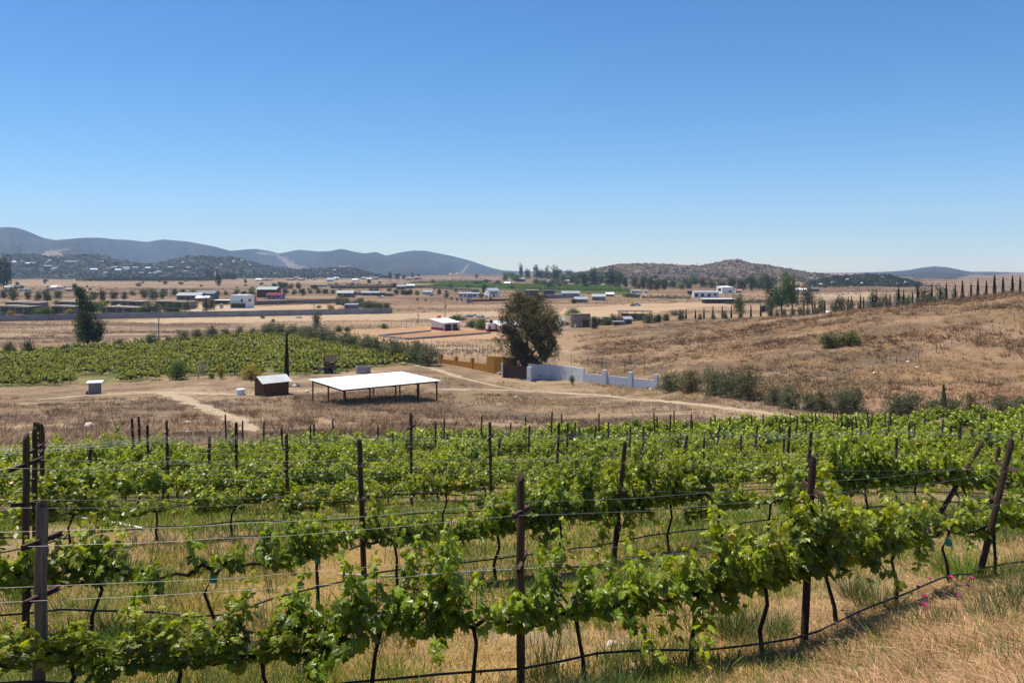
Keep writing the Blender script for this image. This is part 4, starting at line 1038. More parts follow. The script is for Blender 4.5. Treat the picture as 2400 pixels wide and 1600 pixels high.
def tree_mesh(kind_, var):
    """unit tree: height 1, crown about 1 wide (scaled by the caller)"""
    g, k = Geo(), Geo(); s = 100 * var + len(kind_)
    if kind_ == 'round':
        b = rblobs(s, 7, .24, .72, .27, .25) + [(0, 0, .5, .36, .36, .36), (.16, .05, .2, .26, .26, .16), (-.18, -.1, .2, .26, .26, .16)]; g.add(*leafcloud(b, 900, .08, s)); limbs(k, b, r0=.03, seed=s, zf=.16)
    elif kind_ == 'euc':
        b = rblobs(s, 10, .22, .86, .27, .2) + [(0, 0, .5, .28, .28, .4), (.15, 0, .22, .22, .22, .16), (-.15, .1, .22, .22, .22, .16)]; g.add(*leafcloud(b, 1100, .066, s)); limbs(k, b, r0=.026, seed=s, zf=.24)
    elif kind_ == 'bush':
        b = rblobs(s, 8, .2, .66, .27, .26) + [(0, 0, .36, .4, .4, .36), (.2, .1, .16, .26, .26, .18), (-.2, .1, .16, .26, .26, .18), (0, -.22, .16, .26, .2, .18)]; g.add(*leafcloud(b, 1500, .07, s, up=.5)); limbs(k, b, r0=.025, seed=s, zf=.1)
    elif kind_ == 'olive':
        b = rblobs(s, 11, .2, .74, .28, .2) + [(0, 0, .4, .38, .38, .38), (.24, .1, .14, .22, .22, .16), (-.24, .1, .14, .22, .22, .16), (0, -.26, .14, .24, .2, .16)]; g.add(*leafcloud(b, 2600, .058, s, .5, asp=.34)); limbs(k, b, r0=.02, seed=s, zf=.1)
        a = np.random.RandomState(s)
        for _ in range(26):
            an = a.rand() * 6.28; p = np.array([math.cos(an) * .3 * a.rand(), math.sin(an) * .3 * a.rand(), .6 + .1 * a.rand()]); q = p + np.array([a.normal(0, .06), a.normal(0, .06), .16 + .2 * a.rand()])
            m_ = 16; tt = a.rand(m_)[:, None]; c = p + (q - p) * tt; V, Fc, C = leafcloud([(0, 0, 0, .02, .02, .02)], m_, .055, a.randint(9999), asp=.3)
            g.add(V + np.repeat(c, 4, axis=0), Fc, C)
    elif kind_ == 'cypress':
        a = np.random.RandomState(s); n = 900; z = a.rand(n) ** 1.15; rad = .5 * np.minimum(1, (z + .04) * 9) * (1 - z) ** .62 * (.75 + .35 * a.rand(n)); an = a.rand(n) * 6.283
        p = np.c_[np.cos(an) * rad, np.sin(an) * rad, z * .96 + .02]; t = unit(np.c_[np.cos(an) * .35, np.sin(an) * .35, np.full(n, .9)] * np.array([1, 1, .12]) + a.normal(size=(n, 3)) * np.array([.3, .3, .02]))
        bb = np.c_[-np.sin(an), np.cos(an), np.zeros(n)]; L_ = np.c_[np.cos(an) * .1, np.sin(an) * .1, np.full(n, .075)]
        V = np.stack([p - bb * .1, p + bb * .1, p + L_], 1).reshape(-1, 3); i = np.arange(n) * 3
        g.add(V, np.c_[i, i + 1, i + 2], np.repeat((.6 + .8 * a.rand(n))[:, None], 9, 1).reshape(-1, 3))
        zz = np.linspace(.03, .97, 9); g.tube([(0, 0, q) for q in zz], [.4 * min(1, (q + .04) * 9) * (1 - q) ** .62 for q in zz], 9, col=np.array([.7, .7, .7]))
        k.tube([(0, 0, -.03), (0, 0, .3)], [.1, .06], 6)
    return g, k
PROTO = {}
def plant(kind_, mk, px, row, hpx, wpx, label, cat='tree', group=None, name='tree', Y=None, var=None, xyz=None, rot=None):
    if xyz is not None: x, y, z = xyz
    elif Y is not None: x, y = world_xy(px, Y); z = g1(x, y)
    else: x, y, z = pt(px, row)
    h, w_ = hpx * y / F, wpx * y / F
    var = rs.randint(4) if var is None else var
    key = (kind_, mk, var, name); rot = rs.rand() * 6.28 if rot is None else rot
    if key not in PROTO:
        g, k = tree_mesh(kind_, var)
        t = thing(name, label, cat, (x, y, z - .02 * h), rot, group)
        obj('crown', g, M[mk], t); obj('trunk', k, M['trunk'], t)
        t.scale = (w_, w_, h); PROTO[key] = t; return t
    return dup(PROTO[key], (x, y, z - .02 * h), rot, (w_, w_, h), label, group, cat)
# the big eucalyptus behind the gate
def big_tree():
    x, y = world_xy(1232, 152.5); z = g1(x, y); u = y / F
    t = thing('eucalyptus_tree', 'large brown-green eucalyptus rising behind the gate between the ochre and white walls', 'tree', (x, y, z))
    P = [(1228,707,34,24),(1205,722,36,26),(1255,716,36,26),(1190,745,26,22),(1278,745,36,28),(1235,750,46,34),(1200,780,30,28),(1285,782,28,26),(1250,800,38,30),(1222,815,28,26),(1300,765,20,18),(1296,808,18,20),(1215,692,16,14),(1262,695,22,16),(1206,808,22,22),(1235,838,26,14),(1184,770,14,14),(1300,740,20,18),(1210,830,30,22),(1262,832,30,22),(1240,780,44,40),(1206,848,22,16),(1258,848,24,16),(1170,795,14,20),(1186,808,16,20),(1285,820,26,20)]
    zb = zat(880, y); blobs = []
    a = np.random.RandomState(3)
    for px, row, rx, rz_ in P: blobs.append(((px - 1232) * u, a.normal(0, 1.3), (880 - row) * u, rx * u, rx * u * 1.0, rz_ * u))
    g = Geo(); V, Fc, C = leafcloud(blobs, 52000, .30, 8, .5, asp=.42, rough=1.7, gap=.435, gf=.7)
    hgt = np.clip(V[:, 2:3] / 13.5, 0, 1)
    C = C * (1 - hgt * np.array([0, .06, .2])) ; g.add(V, Fc, C); obj('crown', g, M['euc'], t)
    k = Geo(); k.tube([(-.3, 0, -.6), (-.2, .1, 1.2), (0, .1, 3.2), (.3, 0, 5.5), (.2, 0, 8)], [.42, .36, .3, .22, .12], 9)
    k.tube([(-.2, .1, 1.2), (-1.2, .1, 3.4), (-2.2, 0, 6), (-2.2, 0, 9)], [.24, .2, .14, .06], 7); k.tube([(0, .1, 2.6), (1.6, -.2, 4.6), (2.9, -.2, 7.6)], [.22, .17, .08], 7)
    for b in blobs: k.tube([(b[0] * .45, b[1] * .3, b[2] * .72), (b[0] * .75, b[1] * .7, b[2] * .9), b[:3]], [.1, .07, .03], 5)
    obj('trunk', k, M['trunk'], t)
big_tree()
def dark_tree():
    x, y = world_xy(208, 231); z = g1(x, y); u = y / F
    t = thing('dark_evergreen_tree', 'tall dense dark green evergreen leaning over the edge of the lower vineyard', 'tree', (x, y, z))
    P = [(192,692,16,16),(197,712,20,18),(202,735,24,22),(205,760,28,24),(212,778,30,24),(205,795,24,18),(229,770,16,22),(234,785,12,18),(190,770,16,22),(186,690,12,12),(214,730,12,14),(228,800,12,10),(185,745,10,16)]
    g = Geo(); blobs = [((a - 208) * u, rs.normal(0, .6), (818 - b) * u, c * u, c * u, d * u) for a, b, c, d in P]
    g.add(*leafcloud(blobs, 14000, .40, 9, .38, asp=.5, rough=.75, gap=.40, gf=.4)); obj('crown', g, M['dkgreen'], t)
    k = Geo(); limbs(k, blobs, (-.2, 0, 0), .4, 3, 2.2, 8); obj('trunk', k, M['trunk'], t)
dark_tree()
def tall_cypress():
    plant('cypress', 'cyp', 672, 0, 126, 12.5, 'tall slim dark cypress standing behind the plank shed', Y=131, name='cypress_tree', var=0)
tall_cypress()
def bare_tree():
    x, y = world_xy(465, 149); z = g1(x, y)
    t = thing('bare_tree', 'leafless grey tree beside the green bush at the edge of the lower vineyard', 'tree', (x, y, z))
    g = Geo(); a = np.random.RandomState(4)
    def br(p, d, L_, r, dep):
        q = p + d * L_; m = (p + q) / 2 + a.normal(0, .05 * L_, 3); g.tube([p, m, q], [r, r * .85, r * .65], 5 if dep > 2 else 3, cap=False)
        if dep == 0: return
        for _ in range(3 if dep > 1 else 4): br(q - d * L_ * .15 * a.rand(), unit(d + a.normal(0, .5, 3) + [0, 0, .12]), L_ * (.62 + .2 * a.rand()), r * .6, dep - 1)
    br(np.array([0, 0, -.2]), np.array([.05, 0, 1.]), 1.3, .10, 5)
    obj('trunk', g, M['twig'], t)
bare_tree()
plant('bush', 'grfol', 417, 0, 56, 54, 'round dark green bush beside the leafless tree', 'bush', None, 'green_bush', Y=149, var=0)
plant('bush', 'yefol', 592, 0, 44, 60, 'yellow-green flowering bush just behind the plank shed', 'bush', None, 'yellow_bush', Y=144, var=1)
plant('round', 'yefol', 519, 0, 42, 24, 'small yellow-leaved sapling between the leafless tree and the plank shed', 'sapling', None, 'yellow_sapling', Y=146, var=2)
plant('round', 'grfol', 496, 0, 20, 22, 'low yellowish green sapling right of the leafless tree', 'sapling', None, 'green_sapling', Y=147, var=1)
plant('round', 'grfol', 1342, 0, 26, 16, 'bright green sapling growing in front of the white wall', 'sapling', None, 'green_sapling', Y=141, var=2)
plant('euc', 'oliv', 742, 0, 56, 32, 'bushy grey-green tree at the utility pole by the field edge', Y=277, var=2)
plant('bush', 'hillgr', 1945, 814, 46, 62, 'larger green shrub mound alone on the dry right hillside', 'shrub', None, 'hill_shrub')
plant('bush', 'hillgr', 1938 + 50, 809, 44, 66, 'green shrub mound joined to the right end of the hillside clump', 'shrub', None, 'hill_shrub', var=3)
# olives along the vineyard track and field edge
n = 17
for i in range(n):
    f = i / (n - 1); px = 640 + 368 * f + rs.uniform(-5, 5); row = 785 + 72 * f ** 1.05
    plant('olive', 'oliv', px, row, 34 + 22 * f + rs.uniform(-4, 4), 46 + 28 * f, f'grey-green olive bush, {ordn(i)} from the far end of the row along the lower vineyard track', 'olive tree', 'olive bushes along the lower vineyard track', 'olive_tree')
for i, (px, row, h) in enumerate(((22,832,29),(68,830,30),(118,828,16),(157,826,22),(245,819,18),(280,817,22),(317,813,14),(355,813,30),(393,809,20),(427,806,30),(462,799,26),(495,796,30),(528,793,22),(562,790,24),(592,788,18),(624,789,28))):
    plant('olive' if i != 3 else 'bush', 'oliv' if i not in (1, 3) else 'dkfol', px, row, h * 1.2, h * 1.4, f'olive bush, {ordn(i)} from the left along the far edge of the lower vineyard', 'olive tree', 'olive bushes along the far edge of the lower vineyard', 'olive_tree')
for i, (px, row, h, w_, mk) in enumerate(((1572,918,46,66,'oliv'),(1618,920,52,64,'olivy'),(1672,925,58,72,'oliv'),(1716,930,58,70,'oliv'),(1757,936,66,76,'olivy'),(1812,948,42,50,'oliv'),(1852,955,50,56,'oliv'),(1897,962,44,56,'oliv'),(1932,966,48,58,'oliv'),(1972,968,50,60,'oliv'),(2008,968,54,46,'oliv'),(2098,972,54,66,'oliv'),(2142,974,50,60,'oliv'),(2190,976,46,60,'oliv'),(2228,975,46,62,'oliv'),(2286,974,46,70,'olivy'),(2345,972,44,70,'oliv'),(2396,972,42,66,'oliv'))):
    if mk == 'olivy' and 'olivy' not in M: M['olivy'] = mat('yellowing_foliage', (.10,.10,.05), (.22,.19,.09), 1.1, .75, .2, attr=True, trans=.2)
    plant('olive', mk, px, row, h * rs.uniform(1.0, 1.25), w_ * rs.uniform(1.1, 1.4), f'grey-green bush, {ordn(i)} from the left in the belt between white wall and right hill', 'bush', 'bushes along the foot of the right hill', 'olive_bush')
plant('round', 'grfol', 1985, 950, 44, 40, 'bright green leafy sapling among the grey-green bushes', 'sapling', None, 'green_sapling', var=3)
plant('cypress', 'oliv', 2212, 978, 78, 14, 'narrow upright grey-green sapling among the bushes', 'sapling', None, 'upright_sapling', var=1)
# cypresses along the ridge of the right hill
RY = lambda px: float(np.interp(px, [1560, 1800, 2000, 2200, 2400], [300, 252, 228, 206, 186]))
CYP = [(1594,725,9),(1608,725,18),(1630,726,15),(1650,720,17),(1671,717,20),(1693,717,20),(1714,716,22),(1760,714,22),(1783,712,23),(1808,709,20),(1832,708,23),(1884,704,16),(1905,708,17),(1910,703,22),(1933,704,14),(1960,700,18),(1988,695,23),(1996,693,18),(2017,690,24),(2024,696,17),(2045,692,20),(2052,694,17),(2077,686,22),(2086,688,19),(2106,673,32),(2118,679,26),(2139,682,19),(2151,670,29),(2184,667,28),(2204,672,20),(2218,663,28),(2239,666,24),(2256,658,32),(2276,663,27),(2292,654,34),(2312,657,29),(2331,645,39),(2351,649,33),(2373,646,35),(2391,648,29)]
for i, (px, top, hp) in enumerate(CYP):
    Y = RY(px) + 9; x, y = world_xy(px, Y); z = g1(x, y); h = zat(top, Y) - z
    plant('cypress', 'cyp', px, 0, h * F / Y, max(4.5, hp * .21), f'slim dark cypress, {ordn(i)} from the left along the ridge of the right hill', 'cypress', 'cypresses along the ridge of the right hill', 'cypress_tree', Y=Y)
for i, (px, h) in enumerate(((1545,16),(1562,14),(1596,22),(1640,14),(1672,14),(1700,18),(1735,16),(1806,18),(1822,14),(1838,16),(1857,17),(1876,18),(1893,16),(1915,14),(1955,22),(1994,22),(2015,15),(2080,20),(2103,13),(2127,16),(2150,15),(2175,18),(2190,14),(2255,14))):
    plant('olive', 'oliv', px, 0, h * 1.2, h * 1.15, f'small grey-green shrub, {ordn(i)} from the left along the fence on the right ridge', 'shrub', 'shrubs along the fence on the right ridge', 'ridge_shrub', Y=RY(px) - 3)
# valley trees
GS = 1.45
def grove(items, desc, place, group, name='tree', cat='tree'):
    items = sorted(items)
    for i, (px, row, h, w_, kd, mk) in enumerate(items):
        plant(kd, mk, px, row, h * GS, w_ * GS, f'{desc}, {ordn(i)} from the left {place}', cat, group, name)
r3 = np.random.RandomState(12)
it = []
for px, row, h, w_, mk in ((1202,656,14,20,'grfol'),(1222,654,30,13,'dkfol'),(1236,655,22,16,'grfol'),(1257,655,28,18,'dkfol'),(1268,654,20,16,'dkfol'),(1284,656,24,20,'oliv'),(1303,660,30,28,'dkfol'),(1318,662,20,16,'grfol'),(1340,664,20,22,'grfol'),(1356,660,18,18,'dkfol'),(1370,668,26,24,'dkfol'),(1392,670,34,24,'dkfol'),(1407,668,28,26,'grfol'),(1432,674,38,30,'dkfol'),(1448,672,34,28,'grfol'),(1467,674,22,14,'dkfol'),(1488,676,26,22,'oliv'),(1508,680,30,18,'dkfol'),(1524,682,28,20,'dkfol'),(1540,682,24,22,'dkfol'),(1556,680,22,16,'dkfol'),(1580,676,20,20,'oliv'),(1604,668,16,18,'grfol'),(1628,668,20,24,'grfol'),(1650,674,20,20,'dkfol'),(1668,676,18,22,'oliv'),(1690,682,24,26,'oliv'),(1712,676,22,24,'dkfol'),(1736,680,22,26,'dkfol'),(1762,682,32,24,'dkfol'),(1780,680,30,26,'grfol'),(1798,684,34,24,'dkfol'),(1200,650,10,24,'dkfol'),(1392,647,10,16,'dkfol'),(1500,652,9,14,'dkfol'),(1440,646,10,20,'oliv'),(1336,652,16,20,'dkfol'),(1640,655,14,22,'dkfol')):
    it.append((px, row, h, w_, 'euc' if h > 22 else 'round', mk))
for _ in range(85): it.append((r3.uniform(1180, 1830), r3.uniform(651, 679), r3.uniform(7, 15), r3.uniform(11, 22), 'round', r3.choice(['dkfol', 'oliv', 'grfol'])))
grove(it, 'valley tree', 'in the belt of trees under the brown hill', 'trees in the belt under the brown hill', 'valley_tree')
it = [(1832,726,64,44,'euc','grfol'),(1858,726,66,44,'euc','grfol'),(1813,725,46,36,'euc','dkfol'),(1894,722,46,36,'euc','oliv'),(1735,742,46,34,'euc','oliv'),(1800,735,36,24,'round','oliv')]
grove(it, 'big grey-green tree', 'behind the left end of the right ridge', 'big trees behind the right ridge', 'valley_tree')
it = [(2045,706,34,34,'round','dkfol'),(2068,706,30,26,'round','oliv'),(2108,704,34,26,'euc','oliv'),(2128,702,26,22,'round','grfol'),(2160,698,36,30,'euc','dkfol'),(2176,698,36,30,'euc','dkfol'),(2196,700,38,34,'euc','oliv'),(2214,700,36,30,'euc','dkfol'),(2236,700,36,28,'euc','grfol'),(1975,709,26,34,'round','dkfol'),(1925,705,18,24,'round','oliv')]
for i, (px, row, h, w_, kd, mk) in enumerate(sorted(it)):
    top = row - h; Y = 330; x, y = world_xy(px, Y); z = g1(x, y); hh = zat(top, Y) - z
    plant(kd, mk, px, 0, hh * F / Y, w_ * 1.15, f'leafy tree, {ordn(i)} from the left behind the ridge cypresses', 'tree', 'trees behind the ridge cypresses', 'valley_tree', Y=Y)
it = [(8,676,58,44,'euc','dkfol')]
grove(it, 'big dark tree at the left edge', 'beyond the grey houses', None, 'valley_tree')
it = []
for px in (166,176,186,196,206): it.append((px, 641 + r3.uniform(-1, 1), r3.uniform(14, 20), 13, 'euc', 'dkfol'))
for px, row, h, w_ in ((245,643,22,17),(238,642,14,12),(285,642,16,26),(310,642,14,22),(318,640,14,16),(372,640,12,18),(388,648,22,26),(402,648,24,26),(415,646,18,20),(430,646,14,24),(450,648,12,20),(486,655,22,12),(496,656,20,14),(512,672,30,14),(524,655,14,14),(534,656,16,14),(546,656,15,12),(550,656,12,9),(566,652,12,6),(345,648,12,5)): it.append((px, row, h, w_, 'euc' if h > 18 else 'round', 'dkfol'))
for _ in range(26): it.append((r3.uniform(5, 460), r3.uniform(634, 646), r3.uniform(5, 9), r3.uniform(7, 13), 'round', r3.choice(['dkfol', 'oliv'])))
grove(it, 'dark village tree', 'among the houses below the boulder hill', 'trees of the village below the boulder hill', 'valley_tree')
it = []
for px, row, h, w_ in ((915,653,14,10),(932,655,13,12),(947,655,10,12),(967,653,12,5),(981,654,11,6),(1117,652,8,8),(697,655,7,5),(722,655,7,5),(729,655,7,4),(790,657,6,6),(866,664,9,10),(1016,664,7,9)): it.append((px, row, h, w_, 'round', 'dkfol'))
for _ in range(44): it.append((r3.uniform(30, 1180), r3.uniform(660, 700), r3.uniform(3.5, 6), r3.uniform(5, 9), 'round', r3.choice(['dkfol', 'oliv', 'euc'])))
it += [(325,672,9,13,'round','oliv'),(387,666,7,11,'round','dkfol'),(424,667,6,14,'round','oliv'),(575,664,9,7,'round','dkfol'),(108,660,5,12,'round','oliv')]
grove(it, 'small lone tree', 'scattered on the far plain', 'lone trees on the far plain', 'plain_tree')
it = []
for px, row, h, w_, mk in ((40,674,13,8,'dkfol'),(175,680,14,14,'dkfol'),(186,688,14,10,'dkfol'),(10,700,18,18,'euc'),(32,706,28,24,'euc'),(65,703,20,16,'euc'),(112,708,26,22,'euc'),(136,702,20,20,'euc'),(88,706,20,18,'euc'),(218,704,20,18,'euc'),(240,707,24,17,'euc'),(267,702,18,20,'euc'),(290,702,16,16,'euc'),(312,693,11,16,'oliv'),(338,700,22,22,'oliv'),(358,703,24,26,'oliv'),(380,700,14,16,'oliv'),(384,694,14,20,'dkfol'),(410,693,13,16,'dkfol'),(426,692,12,18,'dkfol'),(450,692,12,18,'oliv'),(492,690,8,12,'oliv'),(512,692,10,8,'oliv'),(530,692,10,10,'oliv'),(552,692,12,12,'oliv'),(572,692,10,12,'dkfol'),(590,700,22,20,'oliv'),(75,738,12,30,'grfol'),(100,738,14,30,'grfol'),(113,738,18,20,'grfol'),(24,740,12,14,'yefol'),(132,714,10,12,'grfol'),(230,728,20,26,'grfol'),(240,733,22,24,'grfol'),(250,712,8,14,'grfol'),(334,738,20,26,'grfol'),(350,737,26,30,'oliv'),(366,737,22,24,'oliv'),(398,737,22,34,'dkfol'),(415,735,18,22,'dkfol'),(437,730,22,20,'oliv'),(458,722,14,14,'oliv'),(484,731,30,18,'euc'),(494,726,22,22,'euc'),(163,738,14,18,'yefol'),(596,712,12,10,'oliv'),(15,684,6,14,'grfol')):
    it.append((px, row, h, w_, 'bush' if mk in ('grfol', 'yefol') else 'round', mk))
grove(it, 'tree or shrub', 'among the grey houses behind the compound wall', 'trees among the grey houses', 'garden_tree')
it = []
for px, row, h, w_, mk in ((645,674,9,14,'dkfol'),(658,676,11,16,'dkfol'),(668,676,13,16,'dkfol'),(680,677,11,16,'oliv'),(701,678,13,14,'dkfol'),(655,668,8,10,'oliv'),(670,688,11,15,'dkfol'),(690,689,10,12,'oliv'),(709,689,12,17,'dkfol'),(728,688,9,11,'oliv'),(745,688,11,14,'dkfol'),(763,689,11,15,'dkfol'),(781,689,9,10,'oliv'),(738,678,10,18,'dkfol'),(797,686,8,10,'oliv'),(870,686,9,14,'dkfol'),(882,684,8,12,'dkfol'),(912,684,9,14,'oliv'),(922,675,10,14,'dkfol'),(930,690,11,14,'dkfol'),(945,692,12,16,'dkfol'),(955,692,10,12,'dkfol'),(963,691,12,12,'dkfol'),(978,692,10,12,'oliv'),(1030,691,12,10,'dkfol'),(1056,676,11,16,'grfol'),(1096,674,8,14,'grfol'),(1045,698,12,14,'oliv'),(1116,692,12,14,'grfol'),(1128,698,10,14,'grfol'),(1137,692,22,14,'dkfol'),(1068,684,7,10,'oliv'),(1166,668,10,18,'dkfol'),(1140,664,8,16,'dkfol'),(978,705,7,7,'oliv'),(998,706,6,5,'oliv'),(1058,703,7,6,'oliv'),(1071,705,7,6,'oliv'),(1082,705,6,5,'oliv'),(1150,703,6,8,'oliv')):
    it.append((px, row, h, w_, 'round', mk))
grove(it, 'small round tree', 'between the cottages in the valley centre', 'round trees in the valley centre', 'valley_tree')
it = [(798,714,18,26,'bush','oliv'),(812,716,18,22,'bush','euc'),(835,716,16,22,'bush','euc'),(845,720,22,20,'bush','oliv'),(860,722,18,24,'bush','oliv'),(876,722,16,24,'bush','oliv'),(892,723,14,22,'bush','euc'),(905,722,12,16,'bush','oliv'),(776,726,12,16,'bush','yefol'),(747,722,6,10,'bush','grfol'),(902,770,12,16,'bush','grfol'),(795,778,14,15,'bush','grfol'),(815,776,10,14,'bush','oliv'),(1075,750,12,34,'bush','grfol'),(1110,768,18,20,'bush','grfol'),(1128,772,24,30,'bush','grfol'),(1098,766,12,14,'bush','oliv'),(1340,742,18,34,'bush','grfol'),(1330,762,8,10,'bush','grfol'),(1392,770,26,16,'bush','dkfol'),(1422,762,18,20,'bush','grfol'),(1440,756,20,20,'bush','oliv'),(1460,754,20,20,'bush','oliv'),(1522,758,24,26,'bush','oliv'),(1540,756,18,18,'bush','dkfol'),(1560,752,18,16,'bush','oliv'),(1345,711,11,12,'bush','dkfol'),(1358,708,8,10,'bush','grfol'),(1425,762,14,18,'bush','oliv'),(1583,740,12,20,'bush','oliv'),(640,755,8,8,'bush','oliv'),(616,746,8,10,'bush','oliv')]
grove(it, 'shrub or small tree', 'around school and stone house', 'shrubs around the school and the stone house', 'garden_shrub', 'shrub')
# hedge rows and orchard
def hedgerow(name, label, a, b, n, h, w_, mk, cat, depth=0, rows_=1):
    P0, P1 = np.array(pt(*a)[:2]), np.array(pt(*b)[:2]); g = Geo(); o = (P0 + P1) / 2; z0 = g1(*o)
    for k in range(rows_):
        for i in range(n):
            p = P0 + (P1 - P0) * (i + .3 * rs.rand()) / n + np.array([0, depth * k]); z = g1(*p)
            if name != 'orchard' or True:
                V, Fc, C = leafcloud([(0, 0, .5, .5, .5, .5)], 22, .3, rs.randint(9999)); s = h * (.7 + .6 * rs.rand())
                g.add(V * [w_, w_, s] + [p[0] - o[0], p[1] - o[1], z - z0], Fc, C)
    ob = obj(name, g, M[mk], loc=(o[0], o[1], z0))
    if rows_ > 1: kind(ob, 'stuff')
    else: tag(ob, label, cat)
hedgerow('orchard_rows', '', (178, 659), (482, 659), 110, 6.5, 6, 'dkfol', 'orchard', 22, 5)
hedgerow('orchard_rows', '', (960, 665), (1150, 662), 70, 3, 5, 'grfol', 'orchard', 30, 4)
hedgerow('vineyard_rows', '', (1010, 671), (1490, 684), 150, 2.4, 5, 'grfol', 'vineyard', 14, 16)
hedgerow('hedge', 'dark clipped hedge line above the sand field right of the green barn', (1462, 697), (1500, 699), 22, 3.2, 3, 'dkfol', 'hedge')
hedgerow('hedge', 'low dark hedge line leading to the white villa', (1505, 700), (1620, 701), 50, 2.4, 2.4, 'oliv', 'hedge')
hedgerow('hedge', 'dark hedge in front of the pale blue-grey houses', (1235, 684), (1330, 690), 40, 2.2, 2.6, 'oliv', 'hedge')
hedgerow('hedge', 'dark green hedge behind the long windbreak wall', (770, 672), (960, 670), 90, 3.0, 4, 'oliv', 'hedge')
hedgerow('hedge', 'dark vineyard hedge in front of the long open stable', (1700, 713), (1840, 708), 50, 2.2, 2.6, 'dkfol', 'hedge')
# fences
def fence(label, pts, step, h, m='beam', r=.05, name='fence', wires=(.35, .65, .95), Y=None, part='fence_post', cat='fence', group=None):
    P = np.array([pt(*p)[:2] if Y is None else world_xy(p[0], Y(p[0])) for p in pts]); d = np.r_[0, np.cumsum(np.linalg.norm(np.diff(P, axis=0), axis=1))]
    n = min(95, max(2, int(d[-1] / step) + 1)); s = np.linspace(0, d[-1], n); q = np.c_[np.interp(s, d, P[:, 0]), np.interp(s, d, P[:, 1])]; zg = gh(q[:, 0], q[:, 1])
    o = q[0]; z0 = zg[0]; t = thing(name, label, cat, (o[0], o[1], z0), 0, group); pm = None
    for i in range(n):
        if pm is None:
            g = Geo(); g.tube([(0, 0, -.3), (0, 0, 1)], [r, r * .9], 5); pm = to_mesh(part, g, M[m])
        e = obj(part, pm, None, t); e.location = (q[i, 0] - o[0], q[i, 1] - o[1], zg[i] - z0); hh = h * rs.uniform(.85, 1.12); e.scale = (1, 1, hh); e.rotation_euler = (rs.normal(0, .03), rs.normal(0, .05), 0)
    for wz in wires:
        g = Geo(); g.tube(np.c_[q - o, zg - z0 + wz * h], .012, 3); obj('strand', g, M['pole'], t)
fence('thin wire fence on dark posts at the near side of the school yard', [(742,786),(800,795),(880,803),(960,808),(1030,813),(1110,826),(1170,842)], 2.6, 2.0)
fence('wire fence on dark posts at the back of the school yard', [(740,776),(820,772),(900,769),(960,763),(1020,757)], 3.4, 2.0)
fence('wire fence running behind the school toward the big tree', [(1095,768),(1130,770),(1165,775)], 2.4, 1.9)
fence('sparse wire fence on the slope just behind the white wall', [(1300,852),(1350,856),(1420,864),(1510,878)], 5.2, 2.1, 'rust')
fence('faint wire fence climbing the dry right hillside', [(1890,905),(1966,888),(2034,872),(2095,856),(2170,835),(2267,800),(2330,775),(2400,740)], 5.0, 1.25)
fence('wire fence behind the sand road, left of the big tree', [(1035,737),(1080,736),(1130,735),(1172,734)], 6, 2.2)
fence('wire fence on the far side of the big sand field', [(1308,722),(1400,718),(1500,714),(1640,706)], 7, 2.0)
fence('wire fence at the near edge of the olive-lined field', [(150,830),(230,823),(320,815),(372,812)], 2.2, 1.6)
fence('tall vine stakes with wires along the crest of the right ridge', [(1805,0),(2000,0),(2200,0),(2330,0),(2410,0)], 2.0, 1.6, Y=lambda p: RY(p) - 1, part='stake', name='vine_trellis', cat='trellis')
fence('second line of vine stakes below the crest of the right ridge', [(2030,0),(2200,0),(2330,0),(2410,0)], 2.4, 1.5, Y=lambda p: RY(p) - 7, part='stake', name='vine_trellis', cat='trellis')
fence('row of thin grey stakes in the dry grass beyond the left end of the vineyard', [(150,1022),(200,1018),(270,1014)], .75, 1.1, 'pole', .022, part='stake', name='stake_row', cat='stakes', wires=(.9,))
fence('second row of thin stakes in the dry grass left of the vineyard', [(158,1030),(210,1028),(275,1022)], .8, .9, 'pole', .02, part='stake', name='stake_row', cat='stakes', wires=())
fence('wire fence across the dry grass between the olive row and the ochre wall', [(1000,822),(1040,838),(1080,842),(1120,846)], 3.2, 1.9)
# rocks
def rock(label, px, row, wpx, m='rock', fl=1.0, name='rock', Y=None):
    x, y, z = pt(px, row); V, Fc = rock_verts(1, rs.randint(999)); s = wpx * y / F / 1.9
    g = Geo(); g.add(V * s * [1, 1, fl], Fc); o = obj(name, g, M[m], smooth=True, loc=(x, y, z + s * .12)); o.rotation_euler = (0, 0, rs.rand() * 6); tag(o, label, 'rock')
for a in ((694,906,20,'round pale boulder just right of the plank shed'),(718,920,13,'smaller pale boulder right of the plank shed'),(211,1000,26,'flat tan boulder in the dry grass at the left'),(440,993,20,'pale upright boulder in the dry grass above the vineyard'),(168,1004,12,'small pale boulder left of the flat tan one'),(332,992,8,'little pale rock by the leaning posts'),(1525,913,9,'white rock right below the end of the white wall'),(890,953,9,'white rock in the dry grass in front of the shelter'),(1885,960,22,'pale boulder in front of the bushes at the right'),(1862,958,14,'lower boulder left of the pale one by the bushes'),(1925,964,10,'small boulder right of the pale one by the bushes'),(2050,875,10,'biggest pale rock on the dry right hillside'),(2066,873,6,'tiny pale rock beside the biggest hillside rock'),(2098,874,7,'small white rock on the right hillside'),(2128,849,10,'tan slab rock on the right hillside'),(2150,862,9,'half buried tan rock on the right hillside'),(2178,876,6,'rightmost little white rock on the right hillside'),(2222,812,6,'pale rock high on the right hillside'),(306,1428,18,'white rock on the bare soil between the two nearest vine rows'),(1314,1560,30,'cream rock at the foot of the nearest vine row'),(1432,1512,26,'cream rock half hidden by weeds below the nearest row'),(1300,1480,12,'small pale stone under the nearest vine row'),(1210,932,10,'small white rock beside the track'),(1430,927,7,'little white rock on the track edge')):
    rock(a[3], a[0], a[1], a[2])
